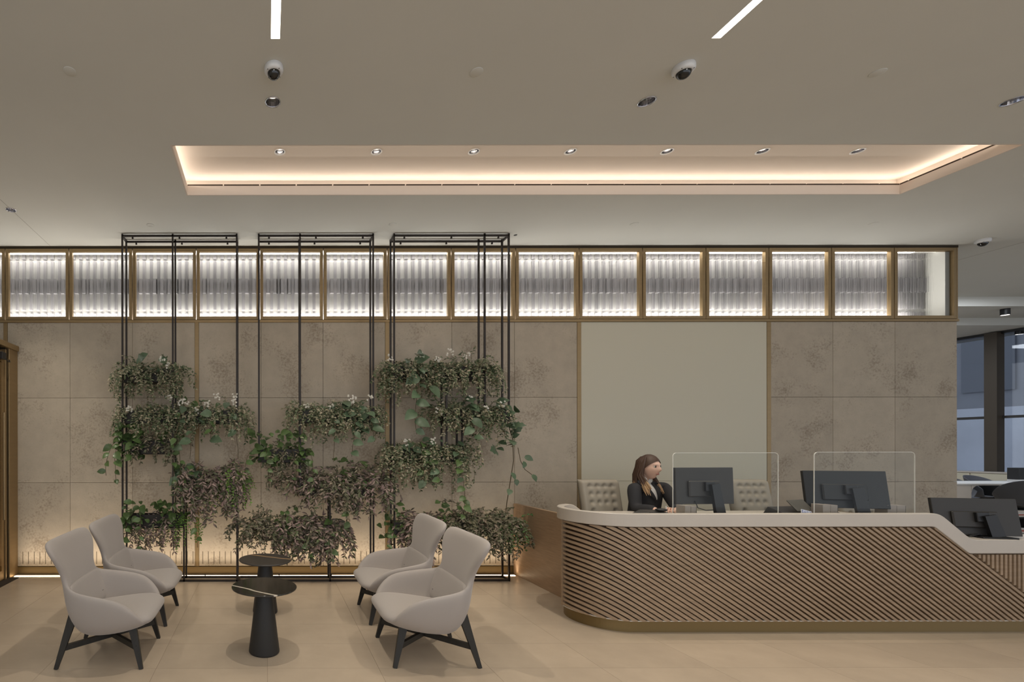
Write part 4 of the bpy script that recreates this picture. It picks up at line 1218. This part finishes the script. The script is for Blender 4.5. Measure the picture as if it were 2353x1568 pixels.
# ------------------------------------------------------------------ the seated woman
m_skin = mat('skin', (220, 182, 162), .55, noise=(30, .04))
m_suit = mat('suit_cloth', (46, 46, 49), .85, noise=(500, .12), bump=(60, .25))
m_shirt = mat('white_shirt', (222, 220, 216), .8, bump=(40, .2))
m_hair = mat('brown_hair', (72, 52, 40), .5, noise=(60, .3), stretch=(6, 6, .6))
m_hair2 = mat('blond_hair_ends', (170, 138, 104), .5, noise=(60, .25), stretch=(6, 6, .6))

def skin_mesh(name, V, E, Rr, root=0, sub=2):
    me = bpy.data.meshes.new(name); me.from_pydata([tuple(v) for v in V], E, []); me.update()
    o = bpy.data.objects.new(name, me); C.objects.link(o)
    md = o.modifiers.new('skin', 'SKIN'); md.use_smooth_shade = True
    md.branch_smoothing = .3
    for i, d in enumerate(me.skin_vertices[0].data):
        r = Rr[i]; d.radius = r if isinstance(r, (tuple, list)) else (r, r); d.use_root = (i == root)
    o.modifiers.new('sub', 'SUBSURF').levels = sub
    dg = bpy.context.evaluated_depsgraph_get()
    m2 = bpy.data.meshes.new_from_object(o.evaluated_get(dg))
    vs_ = [v.co.copy() for v in m2.vertices]; fs_ = [tuple(p.vertices) for p in m2.polygons]
    bpy.data.objects.remove(o)
    return vs_, fs_

def woman():
    t = thing('person', 'seated woman behind the desk, long brown hair, dark suit jacket, white shirt', 'person', (3.66, 4.66, 0))
    P = lambda x, y, z: Vector((x, y, z))
    pel, bel, che, nb, nk = P(3.675, 4.76, .60), P(3.675, 4.74, .80), P(3.668, 4.69, 1.02), P(3.655, 4.665, 1.165), P(3.645, 4.645, 1.235)
    sr, er, wr_ = P(3.508, 4.615, 1.125), P(3.470, 4.555, .925), P(3.495, 4.335, .940)
    sl, el, wl = P(3.808, 4.665, 1.125), P(3.815, 4.50, .935), P(3.668, 4.325, .944)
    hr, kr, ar = P(3.60, 4.72, .57), P(3.59, 4.36, .56), P(3.59, 4.42, .09)
    hl, kl, al = P(3.76, 4.72, .57), P(3.78, 4.35, .56), P(3.78, 4.42, .09)
    fr, fl = P(3.59, 4.24, .04), P(3.79, 4.24, .04)
    uc, tr_, tl_ = P(3.660, 4.672, 1.095), P(3.583, 4.640, 1.128), P(3.735, 4.665, 1.128)
    V = [pel, bel, che, nb, nk, sr, er, wr_, sl, el, wl, hr, kr, ar, fr, hl, kl, al, fl, uc, tr_, tl_]
    E = [(0, 1), (1, 2), (2, 19), (19, 3), (3, 4), (19, 20), (20, 5), (5, 6), (6, 7), (19, 21), (21, 8), (8, 9), (9, 10), (0, 11), (11, 12), (12, 13), (13, 14), (0, 15), (15, 16), (16, 17), (17, 18)]
    def rr(k):   # k = extra thickness of the clothes
        return [(.15 + k, .115 + k), (.135 + k, .095 + k), (.145 + k, .105 + k), (.055 + k, .05 + k), .042, .052 + k, .040 + k, .026, .052 + k, .040 + k, .026,
                .085 + k, .062 + k, .042, .036, .085 + k, .062 + k, .042, .036, (.08, .06), .045, .045]
    RB = rr(0); RB[5] = RB[8] = .040; RB[6] = RB[9] = .030; RB[20] = RB[21] = .034; RB[19] = (.065, .05); RB[0:3] = [(.125, .09), (.105, .07), (.11, .075)]
    bv, bf = skin_mesh('body', V, E, RB, 0, 2)
    # head, modelled from a sphere: local axes f forward, s to the wearer's left, u up
    hc = P(3.640, 4.612, 1.312)
    yaw = R(-75); fwd = Vector((math.cos(yaw), math.sin(yaw), -.03)).normalized(); sid = Vector((0, 0, 1)).cross(fwd).normalized(); up_ = fwd.cross(sid)
    def HP(f_, s_, u_): return hc + fwd * f_ + sid * s_ + up_ * u_
    def g(a, b, c, p, w): return math.exp(-(((a - p[0]) / w[0]) ** 2 + ((b - p[1]) / w[1]) ** 2 + ((c - p[2]) / w[2]) ** 2))
    hv = []; hf = []; NS, NR = 56, 44
    for i in range(NR + 1):
        th = PI * i / NR
        for k in range(NS):
            a = 2 * PI * k / NS
            f_, s_, u_ = math.sin(th) * math.cos(a), math.sin(th) * math.sin(a), math.cos(th)
            F, Sx, U = f_ * .092, s_ * .069, u_ * .113
            if U < 0:                      # jaw narrows to the chin
                tt = -U / .113; Sx *= 1 - .44 * tt ** 1.3
                if F < 0: F *= 1 - .42 * tt
                else: F *= 1 - .10 * tt * tt
            if F > 0:
                d = 0
                d += .022 * g(Sx, U, 0, (0, -.022, 0), (.011, .020, 1)) * (1 if U < .01 else 1)
                d += .010 * g(Sx, U, 0, (0, .002, 0), (.008, .022, 1))
                d += .006 * g(Sx, U, 0, (0, .030, 0), (.05, .012, 1))
                for sg in (-1, 1):
                    d -= .010 * g(Sx, U, 0, (sg * .029, .010, 0), (.016, .012, 1))
                    d += .004 * g(Sx, U, 0, (sg * .042, -.025, 0), (.02, .02, 1))
                d += .004 * g(Sx, U, 0, (0, -.054, 0), (.020, .008, 1)) + .003 * g(Sx, U, 0, (0, -.066, 0), (.017, .006, 1))
                d -= .003 * g(Sx, U, 0, (0, -.060, 0), (.022, .003, 1))
                d += .012 * g(Sx, U, 0, (0, -.098, 0), (.026, .020, 1))
                F += d * min(1, F / .03)
            hv.append(HP(F, Sx, U))
    for i in range(NR):
        for k in range(NS):
            hf.append((i * NS + k, (i + 1) * NS + k, (i + 1) * NS + (k + 1) % NS, i * NS + (k + 1) % NS))
    mb = MB(); mb.add(bv, bf, True); mb.add(hv, hf, True)
    mb.tube([nb + Vector((0, .01, 0)), nk, HP(-.018, 0, -.06), HP(-.012, 0, -.02)], [.050, .046, .046, .048], 18)
    for sg in (-1, 1):                     # ears
        mb.sphere(HP(-.008, sg * .073, -.004), .018, 10, 8, sc=(.8, .8, 1.5))
    # hands: palm, four fingers and a thumb each; the hands lie one over the other
    def hand(w, d, thumb, dz):
        d = d.normalized(); n = Vector((0, 0, 1)); sdv = n.cross(d).normalized() * thumb
        pv, pf = skin_mesh('palm', [w, w + d * .045 + Vector((0, 0, dz * .2)), w + d * .082 + Vector((0, 0, dz * .4))], [(0, 1), (1, 2)], [(.024, .020), (.036, .014), (.034, .012)], 0, 1)
        mb.add(pv, pf, True)
        for q, (off, L) in enumerate(((.030, .070), (.010, .080), (-.010, .074), (-.029, .058))):
            b = w + d * .080 + sdv * off + Vector((0, 0, dz * .4))
            p1 = b + d * L * .42 + Vector((0, 0, .004)); p2 = p1 + (d * .7 + Vector((0, 0, -.6))).normalized() * L * .34 - sdv * .004; p3 = p2 + (d * .25 + Vector((0, 0, -.95))).normalized() * L * .26
            mb.tube([b - d * .02, b, p1, p2, p3, p3 + Vector((0, 0, -.004))], [.0085, .0095, .0085, .0078, .0065, .002], 8)
        b = w + d * .030 + sdv * .030
        p1 = b + (d * .6 + sdv * .75).normalized() * .032; p2 = p1 + (d * .95 + sdv * .1).normalized() * .028
        mb.tube([b - sdv * .012, b, p1, p2, p2 + d * .006], [.011, .0115, .0098, .008, .002], 8)
    hand(wr_, Vector((.80, -.40, .0)), 1, .0)
    hand(wl, Vector((-.80, -.38, .0)), -1, .03)
    body = mb.build('body', m_skin, t)
    bpy.context.view_layer.update()
    # clothing: jacket with sleeves, trousers, shirt front, collar, lapels
    idx = [1, 2, 3, 5, 6, 7, 8, 9, 10]
    jv = [bel - Vector((0, -.01, .14)), bel, che, nb - Vector((0, -.005, .02)), sr, er, wr_ - (wr_ - er) * .06, sl, el, wl - (wl - el) * .06, uc, tr_, tl_, sr.lerp(er, .12) + Vector((-.012, 0, .0)), sl.lerp(el, .12) + Vector((.012, 0, 0))]
    je = [(0, 1), (1, 2), (2, 10), (10, 3), (10, 11), (11, 4), (4, 13), (13, 5), (5, 6), (10, 12), (12, 7), (7, 14), (14, 8), (8, 9)]
    jr = [(.172, .135), (.150, .115), (.165, .128), (.070, .062), (.058, .058), .054, .042, (.058, .058), .054, .042, (.125, .100), (.064, .064), (.064, .064), .062, .062]
    jv2, jf2 = skin_mesh('jacket', jv, je, jr, 0, 2)
    mj = MB(); mj.add(jv2, jf2, True); jo = mj.build('jacket', m_suit, t)
    tv2, tf2 = skin_mesh('trousers', [pel, hr, kr, ar + Vector((0, 0, .05)), hl, kl, al + Vector((0, 0, .05))], [(0, 1), (1, 2), (2, 3), (0, 4), (4, 5), (5, 6)], [(.165, .13), .098, .075, .058, .098, .075, .058], 0, 2)
    mt = MB(); mt.add(tv2, tf2, True); mt.build('trousers', m_suit, t)
    for a in (fr, fl):
        ms = MB(); ms.sphere(a + Vector((0, .06, 0)), .05, 14, 8, sc=(.85, 2.2, .8)); ms.build('shoe', m_dark2, t)
    bv_ = BVHTree.FromPolygons([v for v in jv2] + [v for v in bv], jf2 + [tuple(i + len(jv2) for i in f) for f in bf])
    def drape(x, z, lift):
        h = bv_.ray_cast(Vector((x, 3.9, z)), Vector((0, 1, 0)))
        y = h[0].y if h[0] is not None else 4.60
        return Vector((x, y - lift, z))
    def panel(name, left, right, n, k, lift, m, ease=.0):
        """strip between two polylines in the x/z plane, laid over the clothes"""
        v = []; f = []
        def at(pl_, u):
            u *= len(pl_) - 1; i = min(int(u), len(pl_) - 2); u -= i
            return pl_[i][0] + (pl_[i + 1][0] - pl_[i][0]) * u, pl_[i][1] + (pl_[i + 1][1] - pl_[i][1]) * u
        for i in range(n + 1):
            a, b = at(left, i / n), at(right, i / n)
            for q in range(k + 1):
                w = q / k; v.append(drape(a[0] + (b[0] - a[0]) * w, a[1] + (b[1] - a[1]) * w, lift + ease * math.sin(PI * w)))
        o = len(v)
        v += [p + Vector((0, .006, 0)) for p in v]
        for i in range(n):
            for q in range(k):
                a = i * (k + 1) + q; f.append((a, a + 1, a + k + 2, a + k + 1)); f.append((o + a, o + a + k + 1, o + a + k + 2, o + a + 1))
        mp = MB(); mp.add(v, f, True); return mp.build(name, m, t)
    def q(pxx, pyy): p = px(pxx, pyy, 4.52); return (p.x, p.z)
    panel('shirt_front', [q(1492, 1101), q(1497, 1112), q(1506, 1125), q(1515, 1138), q(1521, 1150), q(1521.5, 1152)], [q(1512, 1102), q(1514, 1112), q(1518, 1122), q(1522, 1134), q(1524, 1148), q(1523, 1152)], 14, 5, .007, m_shirt)
    panel('lapel', [q(1477, 1107), q(1481, 1118), q(1491, 1130), q(1504, 1141), q(1516, 1151), q(1520, 1154)], [q(1491, 1104), q(1497, 1113), q(1506, 1126), q(1514, 1138), q(1520, 1149), q(1521, 1154)], 12, 3, .013, m_suit, .003)
    panel('lapel', [q(1513, 1106), q(1515, 1114), q(1519, 1124), q(1522, 1135), q(1524, 1148), q(1523, 1154)], [q(1524, 1109), q(1531, 1119), q(1535, 1128), q(1531, 1138), q(1527, 1148), q(1524, 1154)], 12, 3, .013, m_suit, .003)
    panel('collar', [q(1488.5, 1098), q(1491, 1105), q(1497, 1112), q(1503, 1117)], [q(1494, 1098), q(1498, 1104), q(1503, 1110), q(1505, 1116)], 6, 2, .016, m_shirt, .004)
    panel('collar', [q(1509.5, 1101), q(1508, 1108), q(1507, 1114), q(1506, 1117)], [q(1513, 1099), q(1515, 1105), q(1516, 1111), q(1511, 1115)], 6, 2, .016, m_shirt, .004)
    # face details
    m_eye = mat('eye_white', (206, 200, 192), .3); m_iris = mat('iris', (44, 36, 30), .2); m_brow = mat('brow', (120, 92, 74), .7); m_lip = mat('lips', (190, 134, 122), .5)
    for sg in (-1, 1):
        me_ = MB(); me_.sphere(HP(.0725, sg * .029, .010), .0125, 14, 10); eo = me_.build('eye', m_eye, t)
        me_ = MB(); me_.sphere(HP(.0805, sg * .0285 - .002, .0095), .0078, 12, 8); me_.build('iris', m_iris, eo)
        me_ = MB(); me_.tube([HP(.079, sg * .016, .0165), HP(.0845, sg * .028, .0205), HP(.074, sg * .044, .0155)], [.0015, .0028, .0012], 6); me_.build('eyelashes', m_iris, t)
        me_ = MB(); me_.tube([HP(.078, sg * .014, .0285), HP(.080, sg * .028, .0325), HP(.068, sg * .046, .0275)], [.0014, .0020, .0010], 6); me_.build('eyebrow', m_brow, t)
    me_ = MB(); me_.tube([HP(.078, -.022, -.0585), HP(.0865, -.010, -.0565), HP(.0885, 0, -.0572), HP(.0865, .010, -.0565), HP(.078, .022, -.0585)], [.001, .0036, .0038, .0036, .001], 8)
    me_.tube([HP(.079, -.018, -.0605), HP(.0868, 0, -.0640), HP(.079, .018, -.0605)], [.001, .0044, .001], 8); me_.build('lips', m_lip, t)
    # hair: a cap over the skull, parted, and locks falling to the shoulders
    cv = []; cf = []; n1, n2 = 40, 22
    for i in range(n2 + 1):
        th = PI * .60 * i / n2
        for k in range(n1):
            a = 2 * PI * k / n1
            f_, s_, u_ = math.sin(th) * math.cos(a), math.sin(th) * math.sin(a), math.cos(th)
            front = max(0, math.cos(a))
            lim = .60 - .27 * front ** .85        # hairline stops higher at the forehead
            th2 = PI * lim * i / n2
            f_, s_, u_ = math.sin(th2) * math.cos(a), math.sin(th2) * math.sin(a), math.cos(th2)
            w = 1 + .02 * math.sin(a * 17 + i)
            cv.append(HP((f_ * .100 - .004) * w, s_ * .083 * w, u_ * .121 * w + .001))
    for i in range(n2):
        for k in range(n1): cf.append((i * n1 + k, (i + 1) * n1 + k, (i + 1) * n1 + (k + 1) % n1, i * n1 + (k + 1) % n1))
    mh = MB(); mh.add(cv, cf, True)
    tips = MB()
    for i in range(74):
        sg = -1 if i % 2 else 1
        a = R(rnd.uniform(78, 178) if sg < 0 else rnd.uniform(93, 178)) * sg
        st = HP(.092 * math.cos(a) - .004, .084 * math.sin(a), rnd.uniform(.0, .06))
        st0 = HP(.062 * math.cos(a) - .004, .058 * math.sin(a), .098)
        drop = rnd.uniform(.195, .265) if abs(a) < R(120) else rnd.uniform(.17, .22)
        out = rnd.uniform(.98, 1.22)
        mid = HP(.094 * math.cos(a) * out - .008, .086 * math.sin(a) * out, -.075)
        end = HP(.094 * math.cos(a) * out * 1.05 + (.055 if abs(a) < R(110) else 0), .094 * math.sin(a) * out, -drop)
        if abs(a) < R(110): end.y -= .03; mid = mid - fwd * .012
        q1 = st.lerp(mid, .5); q2 = mid.lerp(end, .55)
        mh.tube([st0, st, q1, mid, q2], [.006, .013, .013, .012, .010], 6)
        tips.tube([mid.lerp(q2, .85), q2, q2.lerp(end, .5), end], [.010, .010, .0085, .002], 6)
    hair = mh.build('hair', m_hair, t)
    tips.build('hair_ends', m_hair2, t)
    return t
wm = woman()
tag(MB().tube([(3.520, 4.265, .915), (3.512, 4.262, .985)], .0045, 8).build('pen', m_white), 'white pen held upright by the seated woman', 'pen')
# the chair she sits on, hidden behind her
ws = dup(oc, (3.68, 4.62, -.16), 'grey office chair under the seated woman, hidden by her body')
for ch in list(ws.children):
    n_ = ch.name.split('.')[0]
    if n_ in ('base_arm', 'caster'): ch.location.z = .16
    if n_ == 'gas_column': ch.scale.z = .63; ch.location.z = .19
    if n_ == 'backrest': ch.scale = (.72, 1, .70); ch.location.z = .17
    if n_ == 'seat': ch.scale.x = .8

# ------------------------------------------------------------------ work area at the right
def shell_geo(w, h, d, lift=0.0):
    """bucket seat shell opening towards -Y ... returns verts, faces"""
    v = []; f = []; NU, NV = 16, 12
    for j in range(NV + 1):
        b = j / NV
        for i in range(NU + 1):
            a = (i / NU * 2 - 1)
            ang = a * R(105)
            hh = h * (1 - .62 * abs(a) ** 2.4)
            rx = w * (.60 + .40 * b ** .7); ry = d * (.62 + .38 * b ** .7)
            v.append((rx * math.sin(ang), ry * math.cos(ang), hh * b ** 1.3))
    for j in range(NV):
        for i in range(NU):
            a = j * (NU + 1) + i; f.append((a, a + 1, a + NU + 2, a + NU + 1))
    return v, f
def bar_stool(loc, rz, label, m, sh=.70, group='shell bar stools at the high table'):
    t = thing('bar_stool', label, 'stool', loc, group); t.rotation_euler = (0, 0, rz)
    def bl(mb, nm, mm, mods=None):
        me = mb.mesh(nm); me.materials.append(mm); o = bpy.data.objects.new(nm, me); C.objects.link(o); o.parent = t
        if mods: bake(o, mods)
        return o
    v, f = shell_geo(.26, .36, .25)
    mb = MB(); mb.add([(p[0], p[1], p[2] + sh) for p in v], f, True)
    o = bl(mb, 'shell', m, [('SOLIDIFY', dict(thickness=.012, offset=0)), ('SUBSURF', dict(levels=1, render_levels=1))])
    mb = MB(); mb.lathe([(0, -.02), (.12, -.02), (.17, .0), (.185, .02), (.12, .028), (0, .026)], 28, (0, 0, sh), capb=False, capt=False); bl(mb, 'seat', m)
    for sx in (-1, 1):
        mb = MB(); mb.tube([(sx * .13, -.10, sh - .02), (sx * .20, -.19, .01)], .008, 8); bl(mb, 'leg', m_dark2)
        mb = MB(); mb.tube([(sx * .13, .10, sh - .02), (sx * .20, .19, .01)], .008, 8); bl(mb, 'leg', m_dark2)
        mb = MB(); mb.tube([(sx * .13, -.10, sh - .02), (sx * .185, .02, .26), (sx * .13, .10, sh - .02)], .006, 8); bl(mb, 'brace', m_dark2)
    z = .24; k = .178
    mb = MB(); mb.tube([(-k, -k + .02, z), (k, -k + .02, z), (k, k - .02, z), (-k, k - .02, z), (-k, -k + .02, z)], .007, 8); bl(mb, 'footrest', m_dark2)
    mb = MB(); mb.tube([(-.13, -.10, sh - .02), (.13, -.10, sh - .02), (.13, .10, sh - .02), (-.13, .10, sh - .02), (-.13, -.10, sh - .02)], .008, 8); bl(mb, 'seat_frame', m_dark2)
    return t
p = px(2354, 1103, 6.7)
bar_stool((p.x, 6.7, 0), R(150), 'charcoal shell bar stool with black wire legs behind the low monitor', m_char_shell, p.z - .365)
TY0, TY1 = 7.05, 7.40
t = thing('high_table', 'white high table with rounded corner beyond the right end of the stone wall', 'table', (11.2, 7.4, 0))
TX0 = 9.0; TX1 = 13.0; TZ = .985
xp = X(2233, TY0)
MB().box(TX0, xp, TY0, TY1, 0, TZ - .045, .006).build('end_panel', m_solid, t)
mb = MB(); mb.box(TX0, TX1, TY0 - .01, TY1 + .01, TZ - .045, TZ, .012, seg=2); mb.build('table_top', m_white, t)
mb = MB(); r = .10
arc = [(xp + r - r * math.sin(k * PI / 16), TZ - .045 - r + r * math.cos(k * PI / 16)) for k in range(9)]
poly = arc + [(xp, TZ - .044)]
poly = [(xp + .10, TZ - .046)] + arc + [(xp - .001, TZ - .046)]
v = [(a, TY0, b) for a, b in poly] + [(a, TY1, b) for a, b in poly]; n = len(poly)
mb.add(v, [tuple(range(n)), tuple(range(n, 2 * n))[::-1]] + [(i, (i + 1) % n, n + (i + 1) % n, n + i) for i in range(n)]); mb.build('corner_fillet', m_solid, t)
MB().box(12.9, 12.96, TY0 + .02, TY1 - .02, 0, TZ - .045).build('end_panel', m_solid, t)
for xx, yy, lb_ in ((2272, 1095, 'grey shell bar stool on the far side of the white high table, fully in view'), (2208, 1097, 'grey shell bar stool half hidden by the stone wall end')):
    p = px(xx, yy, 8.2); bar_stool((p.x, 8.2, 0), R(8), lb_, m_grey_shell, p.z - .365)
t = thing('low_cabinet', 'cream low cabinet run under the right-hand windows', 'cabinet', (13.2, 9.4, 0))
MB().box(12.95, 13.34, 8.2, 12.4, .06, 1.03, .004).build('carcass', m_cream, t)
MB().box(12.93, 13.345, 8.2, 12.4, 1.03, 1.05, .003).build('top', m_solid, t)
for k in range(6): MB().box(12.938, 12.95, 8.22 + k * .7, 8.90 + k * .7, .08, 1.02, .002).build('door_leaf', m_cream, t)
p = px(2349, 1090, 6.9)
t = thing('display_box', 'black boxed display with pale lower edge at the right edge, on the high table', 'display', (p.x, 7.12, TZ))
Yd = 7.12; a, b = X(2342, Yd), X(2375, Yd)
MB().box(a, b, Yd, Yd + .12, TZ + .035, px(0, 1078, Yd).z, .004).build('case', m_dark2, t)
MB().box(a, b, Yd - .004, Yd + .12, TZ, TZ + .034, .003).build('lower_edge', m_white, t)
t = thing('magazine_rack', 'dark rack of magazines beyond the bar stool', 'rack', (X(2330, 8.0), 8.0, 0))
xa, xb = X(2300, 8.0), X(2372, 8.0)
for z in (.05, .32, .62): MB().box(xa, xb, 8.0, 8.25, z, z + .02).build('shelf', m_dark2, t)
MB().box(xa, xb, 8.24, 8.26, 0, .9).build('back_board', m_white, t)
for xx in (xa - .02, xb): MB().box(xx, xx + .02, 8.0, 8.26, 0, .9).build('side_panel', m_dark2, t)
cols = [(150, 60, 60), (200, 190, 180), (90, 100, 110), (170, 90, 80), (110, 40, 52), (210, 205, 200)]
cnm = ('red', 'cream', 'blue-grey', 'salmon', 'maroon', 'white')
MORD = ('first', 'second', 'third', 'fourth', 'fifth', 'sixth', 'seventh', 'eighth')
for z, n, sh in ((.07, 7, 'lowest'), (.34, 8, 'middle')):
    zz = [z + .001, z + .001]; cnt = [0, 0]
    for k in range(n):
        th = .018 + .012 * rnd.random(); side = k % 2; z_ = zz[side]
        o = MB().box(xa + .01 + .25 * side, xa + .245 + .25 * side, 8.01, 8.22, z_, z_ + th, .001).build('magazine', mat('magazine_%d' % (k % 6), cols[k % 6], .5))
        tag(o, '%s magazine on the %s rack shelf, %s from below in its %s stack' % (cnm[k % 6], sh, MORD[cnt[side]], ('window', 'aisle')[side]), 'magazine', 'magazines in the rack')
        zz[side] += th + .001; cnt[side] += 1
